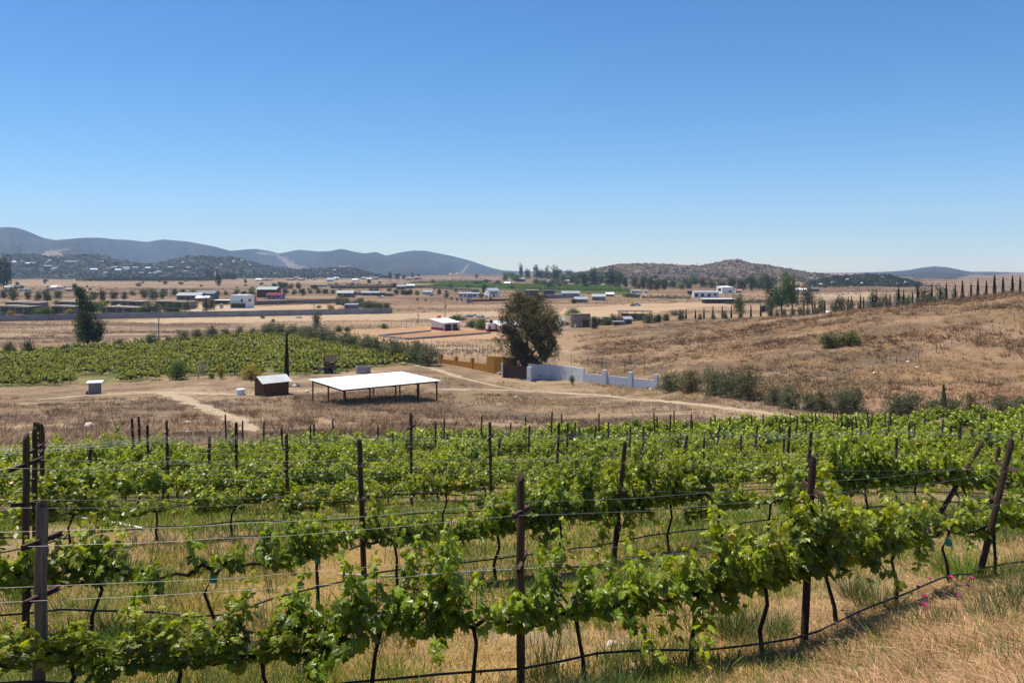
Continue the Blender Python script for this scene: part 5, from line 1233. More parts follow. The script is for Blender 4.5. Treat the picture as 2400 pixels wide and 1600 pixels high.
def rubble():
    for i, (px, row, w_) in enumerate(((1098,742,26),(1125,743,22),(1112,740,18),(1140,746,14),(700,745,18),(1172,876,22))):
        rock(('grey rubble heap, ' + ORD[i] + ' of the heaps by the sand road and gate'), px, row, w_, 'block', .6, 'rubble_heap')
rubble()
# ------------------------------------------------------------------ the trellised vineyard in front
HALF = np.array([(0, 0), (.22, -.16), (.44, -.02), (.40, .16), (.56, .40), (.34, .50), (.36, .80), (.16, .76), (0, 1.05)])
def leaf_template(lod):
    if lod == 0:
        o = np.vstack([HALF, HALF[1:-1][::-1] * [-1, 1]])
        z = -.32 * np.abs(o[:, 0]) ** 1.3 - .16 * np.clip(o[:, 1] - .3, 0, 2) ** 2 + .05 * np.sin(np.arange(len(o)) * 2.4)
        V = np.vstack([np.c_[o, z], [[0, .38, .04]]]); n = len(o)
        return V, np.array([(n, i, (i + 1) % n) for i in range(n)])
    o = np.array([(0, 0), (.42, .02), (.52, .42), (.28, .8), (0, 1.05), (-.28, .8), (-.52, .42), (-.42, .02)])
    V = np.c_[o, -.3 * np.abs(o[:, 0]) - .12 * np.clip(o[:, 1] - .3, 0, 2) ** 2]
    return V, np.array([(0, 1, 2), (0, 2, 3), (0, 3, 4), (0, 4, 5), (0, 5, 6), (0, 6, 7)])
def put_leaves(g, p, nrm, tip, size, col, lod):
    T, Fc = leaf_template(lod); n = len(p)
    nrm = unit(nrm); tip = unit(tip - nrm * (tip * nrm).sum(1)[:, None]); b = np.cross(tip, nrm)
    s = size[:, None, None]
    V = p[:, None] + s * (T[None, :, :1] * b[:, None] + T[None, :, 1:2] * tip[:, None] + T[None, :, 2:] * nrm[:, None])
    m = len(T); Fa = (Fc[None] + (np.arange(n) * m)[:, None, None]).reshape(-1, 3)
    g.add(V.reshape(-1, 3), Fa, np.repeat(col, m, axis=0))
def vine_mesh(seed, lod, vigor, cord=.82, shoots=22, spikes=1, half=.82, lsz=.104, dens=1.0):
    a = np.random.RandomState(seed); tr = Geo(); g = Geo()
    x0 = a.uniform(-.12, .12)
    p = [(0, 0, -.12), (a.normal(0, .03), a.normal(0, .03), cord * .3), (a.normal(0, .05) + x0 * .4, a.normal(0, .04), cord * .65), (x0, 0, cord * .95)]
    tr.tube(p, [.034, .024, .021, .026], 7 if lod == 0 else 5)
    ends = []
    for s in (-1, 1):
        q = [np.array((x0, 0, cord * .93))]; m = 6
        for i in range(1, m): q.append(np.array([x0 + s * half * i / (m - 1), a.normal(0, .02), cord + a.normal(0, .02) - (.05 if i > 1 else 0)]))
        tr.tube(q, np.linspace(.024, .012, m), 6 if lod == 0 else 4); ends.append(q)
    P = []; N = []; T_ = []; S = []; C = []
    sx = np.linspace(-half, half, shoots) + a.normal(0, .03, shoots)
    spk = set(a.choice(shoots, spikes, replace=False)) if spikes else set()
    for k, x in enumerate(sx):
        clump = .35 + 1.3 * fbm(np.array([x * 2.2 + seed * 3.7]), np.array([seed * 1.3]), seed, 2)[0]
        L_ = a.uniform(.26, .70) * vigor * np.clip(clump ** 2.0, .12, 1.35) * ((1.55 if lod == 0 else 1.32) if k in spk else 1)
        if a.rand() < (.24 if lod == 0 else .15): continue
        d = unit(np.array([a.normal(0, .24), a.normal(0, .30), 1.0 if a.rand() < .93 else -.1]))
        p0 = np.array([x, 0, cord - .02]); droop = a.uniform(0, .32) * (0 if k in spk else 1); side = np.sign(d[1]) if abs(d[1]) > .05 else a.choice([-1, 1])
        m = max(4, int(L_ / .036 * dens)); f = np.linspace(.05, 1, m)
        c = p0 + d * (L_ * f)[:, None] + np.array([0, side * .35, -.6]) * (droop * L_ * f ** 2.2)[:, None]
        if lod == 0: tr.tube(c[::max(1, m // 5)], np.linspace(.006, .003, len(c[::max(1, m // 5)])), 3, col=np.array([1.6, 1.8, .7]), cap=False)
        for rep in range(2):
            an = a.rand(m) * 6.283; rad = a.uniform(.02, .13, m) * (1.15 - .5 * f)
            o = np.c_[np.cos(an) * rad, np.sin(an) * rad, a.normal(0, .03, m)]
            P.append(c + o); outw = np.c_[np.cos(an), np.sin(an), np.zeros(m)]
            N.append(outw * .75 + np.array([0, 0, .75]) + a.normal(0, .4, (m, 3)))
            T_.append(outw + np.array([0, 0, -.55]) + a.normal(0, .35, (m, 3)))
            S.append(lsz * a.uniform(.7, 1.25, m) * (1.12 - .6 * f ** 3)); yo = f ** 2.5
            v = a.uniform(.48, 1.36, m); C.append(np.c_[v * (.80 + .75 * yo), v * (.86 + .5 * yo), v * (.9 - .1 * yo)])
    P, N, T_, S, C = map(np.concatenate, (P, N, T_, S, C))
    dry = a.rand(len(P)) < .006; C[dry] = [1.9, 1.0, 1.2]
    put_leaves(g, P, N, T_, S, C, lod)
    return tr, g
VPROTO = []
def vproto(seed, lod, **k):
    tr, g = vine_mesh(seed, lod, **k); return to_mesh('vine_trunk', tr, M['bark'], True), to_mesh('vine_foliage', g, M['leaf'])
V0 = [vproto(i, 0, vigor=v, shoots=s, spikes=sp) for i, (v, s, sp) in enumerate(((.85, 22, 1), (1.05, 24, 2), (.75, 19, 1), (1.25, 26, 2), (.95, 22, 3), (.65, 18, 1), (1.1, 25, 1), (1.4, 28, 2)))]
V1 = [vproto(40 + i, 1, vigor=v * 1.02, shoots=s - 3, spikes=sp, lsz=.098, dens=.98, half=.76) for i, (v, s, sp) in enumerate(((.9, 22, 1), (1.1, 24, 2), (.75, 19, 1), (1.3, 26, 2), (1.0, 22, 3), (.7, 18, 1), (1.15, 25, 1), (1.4, 26, 2)))]
VL = ['bushy', 'full', 'thin', 'tall dense', 'spiky', 'sparse', 'thick', 'very leafy']
# trellis rows as plan polylines (x, y), the nearest first
def pp(l): return np.array([((px - 1200) / F * Y, Y) for px, Y in l])
ROWS = [pp([(-1400,7.4),(97,8.4),(1220,9.2),(1885,10.6),(2295,13.4),(2700,16)]), pp([(-500,10.6),(53,11.5),(500,11.4),(855,14.0),(1200,15.4),(1437,17.0),(1800,18.2),(2195,18.2),(2700,19.5)]),
        pp([(-300,15),(82,15.5),(573,18.5),(900,20),(1250,21),(1600,21.3),(1885,21.3),(2320,21.5),(2700,22.5)]), pp([(-200,19.5),(100,20),(673,22.8),(1150,24),(1600,25),(2000,25.2),(2600,26)])]
base_px = np.linspace(-200, 2600, 15)
yD = np.interp(base_px, [-200, 100, 673, 1150, 1600, 2000, 2600], [19.5, 20, 22.8, 24, 25, 25.2, 26])
yEnd = np.interp(base_px, [-200, 0, 300, 700, 1200, 1600, 1900, 2200, 2600], [35, 36, 40, 46, 56, 66, 75, 84, 92])
NR = 20
for k in range(1, NR - 3):
    f = (k / (NR - 4)) ** 1.12; Y = yD + (yEnd - yD) * f; ROWS.append(np.c_[(base_px - 1200) / F * Y, Y])
def polylen(P): return np.r_[0, np.cumsum(np.linalg.norm(np.diff(P, axis=0), axis=1))]
def row_at_px(P, px):
    d = polylen(P); s = np.linspace(0, d[-1], 1500); X = np.interp(s, d, P[:, 0]); Y = np.interp(s, d, P[:, 1]); q = 1200 + X / Y * F
    i = np.argmin(np.abs(q - px)); return X[i], Y[i], s[i]
def row_pt(P, s): d = polylen(P); return np.interp(s, d, P[:, 0]), np.interp(s, d, P[:, 1])
def row_ang(P, s):
    a, b = row_pt(P, s - .4), row_pt(P, s + .4); return math.atan2(b[1] - a[1], b[0] - a[0])
vines = []   # (row, px, x, y, angle, scale z, lod, variant or None)
rv = np.random.RandomState(21)
for px, sz, v in ((-60,.62,6),(160,.62,3),(400,.66,6),(640,.80,4),(870,1.02,7),(1105,.94,1),(1370,.98,4),(1620,1.06,4),(1790,1.12,3),(1965,1.25,7),(2097,1.12,6),(2225,1.0,0),(2330,1.0,2),(2440,1.0,1)):
    x, y, s = row_at_px(ROWS[0], px); vines.append((0, px, x, y, row_ang(ROWS[0], s), sz, 0, v))
for px, sz, v in ((-80,1.0,1),(60,.95,3),(215,1.15,2),(500,1.3,0),(745,1.2,1),(935,1.15,6),(1165,1.1,3),(1300,1.25,7),(1440,1.3,7),(1570,1.3,3),(1690,1.0,2),(1800,.95,5),(1925,1.1,1),(2040,1.2,7),(2150,1.2,3),(2260,1.1,6),(2370,1.1,1)):
    x, y, s = row_at_px(ROWS[1], px); vines.append((1, px, x, y, row_ang(ROWS[1], s), sz, 0, v))
for r in range(2, len(ROWS)):
    P = ROWS[r]; L_ = polylen(P)[-1]; s = rv.uniform(0, 1.2)
    while s < L_:
        x, y = row_pt(P, s); px = 1200 + x / y * F
        if -90 < px < 2490 and rv.rand() > .13:
            n_ = float(fbm(np.array([x * .22]), np.array([y * .22]), 71, 3)[0])
            vines.append((r, px, x + rv.normal(0, .08), y + rv.normal(0, .08), row_ang(P, s), (.52 + .55 * n_) * rv.uniform(.8, 1.2) * (1.0 + .1 * (px > 1300)), 1, rv.randint(8)))
        s += rv.uniform(1.45, 1.75) if r < 14 else rv.uniform(1.5, 1.8)
vines.sort(key=lambda v: v[3])
near, rest = vines[:300], vines[300:]
near.sort(key=lambda v: (v[0], v[1])); cnt = {}; first = {}
for r, px, x, y, an, sz, lod, v in near:
    i = cnt.get(r, 0); cnt[r] = i + 1; z = g1(x, y)
    lab = f'{VL[v]} green grapevine, {ordn(i)} from the left in the {"nearest" if r == 0 else ordn(r)} trellis row' + ('' if r == 0 else ' from the front')
    t = thing('grapevine', lab, 'grapevine', (x, y, z), an + (math.pi if rv.rand() < .5 else 0), 'grapevines in the trellis rows')
    wx = rv.uniform(.95, 1.12); t.scale = (wx, rv.uniform(.9, 1.25) * min(1.1, sz), sz)
    tm, fm = (V0 if lod == 0 else V1)[v]
    obj('trunk', tm, None, t); obj('foliage', fm, None, t)
if rest:
    g = Geo(); lib = [vine_mesh(90 + i, 1, vigor=1.0, shoots=15, spikes=1, lsz=.22, dens=.42) for i in range(5)]
    for r, px, x, y, an, sz, lod, v in rest:
        z = g1(x, y)
        for q in lib[v % 5][1:]:
            for V, Fc, C in zip(q.V, [q.F[0]] * len(q.V), q.C): g.add(rz(V * [1.05, 1.1, sz], an) + [x, y, z], Fc, C)
    kind(obj('grapevine_field', g, M['leaf']), 'stuff')
# the lower vineyard by the olive row
def lower_vineyard():
    g = Geo(); st = Geo(); a = np.random.RandomState(8)
    lib = [vine_mesh(120 + i, 1, vigor=1.25, shoots=13, spikes=1, lsz=.27, dens=.36) for i in range(5)]
    xs, ys = [], []
    for Y in np.arange(138, 262, 2.7):
        X = np.arange(-170, 10, 1.7) + a.normal(0, .2, len(np.arange(-170, 10, 1.7))); xs.append(X); ys.append(np.full(len(X), Y) + X * .10 + 8 + a.normal(0, .15, len(X)))
    X = np.concatenate(xs); Y = np.concatenate(ys); Z = gh(X, Y); px = 1200 + X / Y * F; row = HZ + (CZ - Z) / Y * F
    k = inpoly(px, row, LOWVINE) & (px > -60) & (a.rand(len(X)) < .30 + 1.0 * fbm(X * .07, Y * .05, 51, 4)) & ~((px > 170) & (px < 270) & (row > 880))
    for x, y, z in zip(X[k], Y[k], Z[k]):
        q = lib[a.randint(5)][1]; s = a.uniform(.7, 1.1)
        g.add(rz(q.V[0] * [1.15, 1.3, s], a.normal(.1, .1)) + [x, y, z], q.F[0], q.C[0] * [.92, .84, .72] * a.uniform(.8, 1.12))
        if a.rand() < .45: st.box((x, y, z + .8), (.07, .07, 2.0 * a.uniform(.8, 1.1)))
    kind(obj('lower_vineyard_vines', g, M['leaf']), 'stuff'); kind(obj('lower_vineyard_stakes', st, M['post']), 'stuff')
lower_vineyard()
# trellis posts: (px top, row top, px base, distance, width factor)
POSTS = [(97,1180,92,8.4,1.25),(1220,1117,1220,9.2,1),(1905,1078,1885,10.6,1),(2371,1032,2295,13.4,1.05),(53,1027,60,11.5,1),(843,1035,855,14.0,1),(1464,1037,1437,17,1),(2302,1038,2195,18.2,1.05),
 (82,1005,82,15.5,1),(100,1011,98,17.5,1),(79,992,79,28,1),(86,992,87,28.6,1),(92,993,93,29,1),(101,994,101,29.5,1),(213,1047,196,24,1),(311,980,317,31,1),(325,978,331,31,1),(344,997,349,30,1),(390,987,392,30,1),(391,1040,394,24,1),(491,1024,489,25.5,1),(555,990,556,25,1),(527,973,531,46,1),(569,986,569,45,1),
 (618,989,618,43,1),(660,1004,665,36,1),(673,1017,674,22.8,1),(727,998,727,42,1),(735,995,736,38,1),(780,983,779,46,1),(886,997,886,47,1),(921,1015,921,40,1),(963,970,964,24,1),(1021,990,1020,38,1),(1041,981,1041,46,1),(1129,974,1128,50,1),(1148,992,1151,23.6,1),(1171,1027,1164,30,1),(1197,990,1196,45,1),
 (1232,978,1230,46,1),(1241,997,1237,34,1),(1294,965,1289,45,1),(1316,972,1322,52,1),(1310,993,1303,28,1),(1331,994,1328,34,1),(1348,990,1348,48,1),(1404,969,1404,51,1),(1426,990,1424,47,1),(1396,998,1390,40,1),(1478,1000,1473,38,1),(1509,1000,1505,38,1),(1532,966,1537,58,1),(1540,976,1541,58,1),(1571,972,1568,48,1),(1580,963,1580,55,1),(1609,1021,1583,25,1),(1620,971,1618,52,1),(1623,987,1620,46,1),(1666,977,1665,56,1),(1676,972,1678,60,1),(1687,996,1676,42,1),(1650,1026,1645,30,1),(1711,977,1709,52,1),(1737,1021,1736,34,1),(1761,973,1763,62,1),(1776,998,1764,38,1),(1788,970,1787,62,1),
 (1811,979,1811,60,1),(1828,985,1828,54,1),(1836,1025,1834,32,1),(1851,1000,1838,26,1),(1902,1014,1885,21.3,1),(1851,967,1852,68,1),(1869,980,1863,52,1),(1890,985,1888,52,1),(1904,966,1904,66,1),(1911,968,1914,62,1),(1954,957,1954,78,1),(1964,966,1964,70,1),(1972,968,1976,66,1),(1987,979,1985,58,1),(1999,983,1996,45,1),(2005,975,2012,64,1),(2019,1000,2016,44,1),(2026,1037,2016,32,1),(2103,1027,2096,28,1),(2034,965,2037,58,1.3),(2043,969,2041,62,1),(2075,965,2073,66,1),(2087,963,2089,64,1.3),(2084,985,2082,50,1),(2130,965,2131,66,1),(2131,990,2130,44,1),(2143,990,2141,48,1),(2168,972,2166,68,1),(2210,982,2206,50,1),(2230,998,2229,46,1.7),(2250,1000,2248,44,1.8),(2278,1006,2277,42,1.6),(2317,1005,2315,42,1.7),(2301,967,2298,58,1),(2323,990,2322,50,1),(2373,1008,2373,46,1),(2394,1015,2392,42,1),(2357,968,2357,74,1),(2342,1048,2322,21.5,1.05)]
def post_mesh(seed):
    g = Geo(); a = np.random.RandomState(seed); n = 12
    zz = np.array([-.25, 0, .2, .4, .6, .8, .95, .99, .996, 1.0]); m = len(zz)
    rr = np.array([1, 1, 1.01, .98, .97, .95, .94, .91, .90, .84]) * .047; g.tube(np.c_[a.normal(0, .003, m), a.normal(0, .003, m), zz], rr, 14); return g
PM = to_mesh('post_shaft', post_mesh(1), M['post'], False); PMG = to_mesh('post_shaft', post_mesh(2), M['greypost'], False)
g_ = Geo(); g_.box((0, -.055, 0), (.05, .006, .05)); g_ = Geo()
for yy in (-.022, .022): g_.box((0, 0, yy), (.60, .035, .006))
g_.box((0, .016, 0), (.60, .005, .05)); AM = to_mesh('crossarm', g_, M['rust'])
rowpost = {}
plist = []
for px, top, bx, Y, wf in POSTS:
    X = (bx - 1200) / F * Y; z = g1(X, Y); zt = zat(top, Y); h = zt - z
    if h > 3.0: Y *= .9; X = (bx - 1200) / F * Y; z = g1(X, Y); h = zat(top, Y) - z
    h = min(max(h, 1.5), 2.9); dx = (px - bx) / F * Y
    dist = [np.min(np.hypot(P[:, 0][:, None] * 0 + np.interp(np.linspace(0, 1, 300), np.linspace(0, 1, len(P)), P[:, 0])[None] - X, np.interp(np.linspace(0, 1, 300), np.linspace(0, 1, len(P)), P[:, 1])[None] - Y)) for P in ROWS]
    plist.append([int(np.argmin(dist)), bx, X, Y, z, h, dx, wf])
plist.sort(key=lambda p: (p[0], p[1])); cnt = {}
for r, bx, X, Y, z, h, dx, wf in plist:
    i = cnt.get(r, 0); cnt[r] = i + 1
    lean = math.atan2(dx, h)
    ad = 'thick weathered grey' if wf > 1.2 and Y < 10 else ('stout dark' if wf > 1.2 else ('leaning dark' if abs(lean) > .1 else 'dark brown'))
    _, _, s = row_at_px(ROWS[r], bx); ra = row_ang(ROWS[r], s)
    t = thing('trellis_post', f'{ad} wooden trellis post, {ordn(i)} from the left in the {"nearest" if r == 0 else ordn(r)} row' + ('' if r == 0 else ' from the front'), 'post', (X, Y, z), 0, 'posts of the vine trellis')
    t.rotation_euler = (rv.normal(0, .02), lean, 0)
    sh = obj('post_shaft', PMG if (wf > 1.2 and Y < 10) else PM, None, t); sh.scale = (wf, wf, h / math.cos(lean)); sh.rotation_euler = (0, 0, rv.rand() * 6)
    arms = []
    if Y < 40 and wf < 1.5:
        for dz, le in ((-.36, 1.0), (-.90, .8)):
            e = obj('crossarm', AM, None, t); e.location = (.02, -.0, h + dz); e.rotation_euler = (0, rv.normal(0, .08), ra + 1.15 + rv.normal(0, .12)); e.scale = (le, 1, 1)
    rowpost.setdefault(r, []).append((bx, X, Y, z, h, lean, ra))
# steel wires and drip hoses
for r in range(0, 7):
    P = ROWS[r]; pts_ = sorted(rowpost.get(r, []))
    if r > 1:
        pts_ = []
        d = polylen(P)
        for s in np.arange(0, d[-1], 5.5):
            x, y = row_pt(P, s); px = 1200 + x / y * F
            if -250 < px < 2650: pts_.append((px, x, y, g1(x, y), 2.2, 0, row_ang(P, s)))
    else:
        e = []
        for s in (0, polylen(P)[-1]):
            x, y = row_pt(P, s); e.append((1200 + x / y * F, x, y, g1(x, y), 2.1, 0, row_ang(P, s)))
        pts_ = [e[0]] + pts_ + [e[1]]
    nm = 'nearest' if r == 0 else ordn(r)
    for lab, dz, sd in (('upper front', -.36, -1), ('upper back', -.36, 1), ('lower front', -.90, -1), ('lower back', -.90, 1)):
        if r > 3 and 'lower' in lab: continue
        Q = []
        for px, x, y, z, h, le, ra in pts_:
            hh = h + dz; an = ra + 1.15; o = sd * .26 * (1 if dz > -.5 else .8)
            Q.append((x + math.sin(le) * hh + math.cos(an) * o, y + math.sin(an) * o, z + math.cos(le) * hh + .02))
        Q = np.array(Q); pts2 = []
        for a, b in zip(Q[:-1], Q[1:]):
            for f in np.linspace(0, 1, 9)[:-1]: c = a + (b - a) * f; c[2] -= .05 * 4 * f * (1 - f) * rv.uniform(.8, 1.2); pts2.append(c)
        pts2.append(Q[-1]); pts2 = np.array(pts2); o = pts2[0]
        g = Geo(); g.tube(pts2 - o, 0.0019 if r < 3 else .0022, 4); w_ = obj('trellis_wire', g, M['wire'], loc=o, smooth=True)
        tag(w_, f'{lab} steel wire of the {nm} trellis row' + ('' if r == 0 else ' from the front'), 'wire', 'steel wires of the vine trellis')
for r in range(0, 5):
    P = ROWS[r]; d = polylen(P); s = np.arange(0, d[-1], .45); q = np.array([row_pt(P, v) for v in s]); z = gh(q[:, 0], q[:, 1]) + (.34 if r else .30) + .10 * (fbm(s * .35, s * 0, 3 + r, 3) - .5)
    if r == 0:
        pxs = 1200 + q[:, 0] / q[:, 1] * F; z -= .16 * np.clip((pxs - 1400) / 300, 0, 1)
    if r == 1: z += .05
    o = np.array([*q[0], z[0]]); g = Geo(); g.tube(np.c_[q[:, 0], q[:, 1] - .06, z] - o, .013, 6)
    h_ = obj('drip_hose', g, M['hose'], loc=o, smooth=True); tag(h_, f'black drip irrigation hose along the {"nearest" if r == 0 else ordn(r)} vine row' + ('' if r == 0 else ' from the front'), 'hose', 'drip hoses under the vine rows')
    if r < 2:
        for k in range(6, len(s), 3):
            g = Geo(); g.tube([(0, 0, -.012), (0, 0, -.045)], [.011, .007], 6); e = obj('emitter', g, M['hose'], h_); e.location = np.array([q[k, 0], q[k, 1] - .06, z[k]]) - o
def pipe(label, pts, r, m, dz=.04, name='pipe'):
    Q = np.array([pt(*p) for p in pts]); Q[:, 2] += dz; o = Q[0].copy(); g = Geo(); g.tube(Q - o, r, 8); tag(obj(name, g, M[m], loc=o, smooth=True), label, 'pipe')
pipe('white plastic pipe lying in the grass between the second and third rows', [(238,1225),(285,1232),(335,1243)], .035, 'pvc')
pipe('short white plastic pipe lying left of the longer white one', [(185,1216),(208,1220)], .03, 'pvc')
pipe('grey metal conduit lying on the ground between the two nearest rows', [(795,1352),(900,1356),(1000,1353),(1120,1345),(1215,1340),(1390,1332)], .022, 'pole2', .05)
pipe('short white pipe in the dry grass above the vineyard', [(436,1012),(447,1012)], .05, 'pvc')
# ------------------------------------------------------------------ grass, weeds and scrub
def blades(name, P, m, h, lean, wid, cols, mk, seed, segs=2, spread=.08, hv=.5, tint=None):
    """m blades rooted near each point of P (n x 3); h = heights per point"""
    a = np.random.RandomState(seed); n = len(P); k = np.repeat(np.arange(n), m); N = n * m
    h = np.broadcast_to(np.asarray(h, float), (n,))[k] * (1 - hv + 2 * hv * a.rand(N)) ; wd = np.broadcast_to(np.asarray(wid, float), (n,))[k]
    sp = np.broadcast_to(np.asarray(spread, float), (n,))[k]
    an = a.rand(N) * 6.283; r = sp * a.rand(N) ** .7
    b = P[k] + np.c_[np.cos(an) * r, np.sin(an) * r, np.full(N, -.02)]
    d = unit(np.c_[np.cos(an), np.sin(an), np.zeros(N)] * (lean * a.rand(N))[:, None] + a.normal(0, .18, (N, 3)) + np.array([0, 0, 1.0]))
    th = a.rand(N) * 6.283; s = np.c_[np.cos(th), np.sin(th), np.zeros(N)] * wd[:, None] * .5
    bend = np.c_[np.cos(an), np.sin(an), -np.ones(N) * .35] * (h * lean * .45 * a.rand(N))[:, None]
    mid = b + d * (h * .55)[:, None] + bend * .25; tip = b + d * h[:, None] + bend
    if segs == 2:
        V = np.stack([b - s, b + s, mid + s * .8, mid - s * .8, tip], 1).reshape(-1, 3); i = np.arange(N) * 5
        Fc = np.vstack([np.c_[i, i + 1, i + 2], np.c_[i, i + 2, i + 3], np.c_[i + 3, i + 2, i + 4]]); q = 5
    else:
        V = np.stack([b - s, b + s, tip], 1).reshape(-1, 3); i = np.arange(N) * 3; Fc = np.c_[i, i + 1, i + 2]; q = 3
    cols = np.array(cols); c = cols[a.randint(len(cols), size=n)][k] * (.7 + .6 * a.rand(N))[:, None]
    if tint is not None: c = c * tint[k]
    g = Geo(); g.add(V, Fc, np.repeat(c, q, axis=0)); return obj(name, g, M[mk])
def scatter(n, px0, px1, Y0, Y1, seed, keep=None, power=1.0):
    a = np.random.RandomState(seed); px = a.uniform(px0, px1, n); Y = np.exp(np.log(Y0) + (np.log(Y1) - np.log(Y0)) * a.rand(n) ** power); X = (px - 1200) / F * Y
    if keep is not None:
        k = a.rand(n) < keep(X, Y, px); X, Y, px = X[k], Y[k], px[k]
    return np.c_[X, Y, gh(X, Y)], px
def S01(v, a, b): k = np.clip((v - a) / (b - a), 0, 1); return k * k * (3 - 2 * k)
def rowof(P): return HZ + (CZ - P[:, 2]) / P[:, 1] * F
def peb(seed):
    a = np.random.RandomState(seed); n = 6; an = np.linspace(0, 6.283, n, endpoint=False); r = .7 + .5 * a.rand(n)
    V = np.vstack([np.c_[np.cos(an) * r, np.sin(an) * r, np.full(n, -.3)], np.c_[np.cos(an) * r * .7, np.sin(an) * r * .7, np.full(n, .5)] + a.normal(0, .08, (n, 3)), [[0, 0, .75]]])
    return V, np.array([(i, (i + 1) % n, n + (i + 1) % n) for i in range(n)] + [(i, n + (i + 1) % n, n + i) for i in range(n)] + [(n + i, n + (i + 1) % n, 2 * n) for i in range(n)])
PEB = [peb(i) for i in range(4)]
STR = [(1, 1, 1), (.8, .76, .72), (1.1, 1.04, .95), (.62, .55, .5), (.9, .8, .66)]
STR2 = [(1, 1, 1), (.86, .80, .76), (1.25, 1.2, 1.15), (.45, .38, .34), (1.0, .92, .8), (1.6, 1.55, 1.5), (.7, .56, .46), (.55, .6, .42)]
STR2 = [tuple(np.array(c) * [.90, .82, .80]) for c in STR2]
# straw knoll in the lower right corner
P, px = scatter(15000, 1380, 2480, 5.2, 15, 1, lambda X, Y, p: S01(p, 1480, 1800) * (1 - S01(Y + 3 * (fbm(X * .7, Y * .7, 5, 2) - .5), 9.6 + (p - 1500) / 400, 12 + (p - 1500) / 330)) * (.25 + .75 * S01(fbm(X * 1.6, Y * 1.6, 93, 3), .36, .55)), .8)
kind(blades('dry_grass', P, 8, .15, 4.5, .0078, STR2, 'straw', 1, spread=.13), 'stuff')
kind(blades('tall_straw', P[::12], 3, .33, 1.6, .0048, STR2, 'straw', 2, spread=.1), 'stuff')
P, px = scatter(420, 1420, 2480, 5.4, 13, 31, lambda X, Y, p: S01(p, 1480, 1800) * S01(fbm(X * .9, Y * .9, 94, 3), .48, .6))
kind(blades('green_weeds', P, 16, .20, 1.1, .008, [(.9, 1, .75), (1.2, 1.15, .95), (.7, .8, .6)], 'weed', 32, spread=.12), 'stuff')
# clods and pebbles on the bare soil
P, px = scatter(3600, -60, 2460, 6.5, 26, 33, lambda X, Y, p: S01(fbm(X * .6, Y * .6, 95, 3), .42, .6)); g = Geo(); q_ = np.random.RandomState(34)
for p in P:
    n_ = 5; V, Fc = PEB[q_.randint(4)]; s_ = .012 + .05 * q_.rand() ** 4; g.add(rz(V * s_ * [1, .85, .6], q_.rand() * 6) + p + [0, 0, s_ * .2], Fc, (.6 + .7 * q_.rand()) * np.ones(3))
M['clod'] = mat('soil_clods', (.25,.16,.095), (.42,.30,.20), 6, .95, .1, attr=True); kind(obj('soil_clods', g, M['clod']), 'stuff')
# thin straw litter and stubble all over the vineyard floor
P, px = scatter(26000, -60, 2460, 6.5, 30, 3, lambda X, Y, p: S01(fbm(X * .5, Y * .5, 61, 3), .34, .6))
kind(blades('dry_grass', P, 5, .12, 2.0, .007, STR + [(1.1, .95, .6), (1.2, 1, .6)], 'straw', 3, spread=.14), 'stuff')
# yellow-green grass strips between the rows
YG = [(1, 1, 1), (1.25, 1.1, .8), (.75, .9, .7), (1.5, 1.15, .6), (.6, .8, .6)]
P, px = scatter(15000, -60, 2460, 7.5, 24, 4, lambda X, Y, p: S01(fbm(X * .33, Y * .45, 63, 3), .38, .56) * (1 - .85 * S01(p, 1500, 1900) * (Y < 12)))
kind(blades('green_grass', P, 7, .19, .9, .010, YG, 'grass', 4, spread=.12), 'stuff')
P, px = scatter(17000, -60, 2460, 17, 62, 5, lambda X, Y, p: S01(fbm(X * .2, Y * .3, 64, 3), .34, .56))
kind(blades('green_grass', P, 4, .26, .8, .030, YG, 'grass', 5, segs=1, spread=.25), 'stuff')
P, px = scatter(5200, -60, 2460, 7.5, 26, 6, lambda X, Y, p: S01(fbm(X * .6, Y * .6, 66, 3), .48, .60))
kind(blades('green_weeds', P, 9, .30, .7, .011, [(1, 1, 1), (.8, .9, .8), (1.2, 1.15, 1)], 'weed', 6, spread=.1), 'stuff')
# dry field between the vineyard and the track
DR = [(1, 1, 1), (.85, .84, .86), (.62, .58, .58), (1.35, 1.25, 1.1), (1.2, 1.1, 1.0)]
def dark_of(P, f, seed): 
    n_ = fbm(P[:, 0] * f, P[:, 1] * f * 1.3, seed, 4); return (1.25 - .75 * S01(n_, .42, .62))[:, None] * np.ones(3)
P, px = scatter(26000, -80, 2480, 50, 128, 7, lambda X, Y, p: S01(fbm(X * .14, Y * .2, 67, 4), .32, .58) * S01(Y, 48, 60))
TRK = ([(1960,990),(1870,977),(1800,969),(1700,956),(1600,944),(1544,939),(1455,931),(1366,923),(1276,918),(1200,914),(1000,913)], [(930,846),(1008,862),(1060,878),(1110,893),(1180,908),(1260,918)], [(60,938),(200,926),(310,920),(400,918),(500,924),(600,925),(700,915),(760,914)], [(370,919),(425,932),(470,952),(520,970),(560,988),(600,1012)])
def offtrack(P, px):
    rw = rowof(P); off = np.ones(len(P), bool)
    for tr in TRK:
        for (x1, y1), (x2, y2) in zip(tr[:-1], tr[1:]):
            t = np.clip(((px - x1) * (x2 - x1) + (rw - y1) * (y2 - y1) * 4) / ((x2 - x1) ** 2 + 4 * (y2 - y1) ** 2), 0, 1)
            off &= np.hypot(px - x1 - t * (x2 - x1), (rw - 3 - y1 - t * (y2 - y1)) * 2.2) > (14 if x1 > 900 else 19) * (.5 + P[:, 0] * 0 + 1.0 * fbm(P[:, 0] * .8, P[:, 1] * .8, 91, 2))
    return off
off = offtrack(P, px)
P = P[off]; px = px[off]
kind(blades('dry_scrub', P, 9, .42, 1.0, .045, DR, 'scrub', 7, segs=1, spread=.28, tint=dark_of(P, .09, 68)), 'stuff')
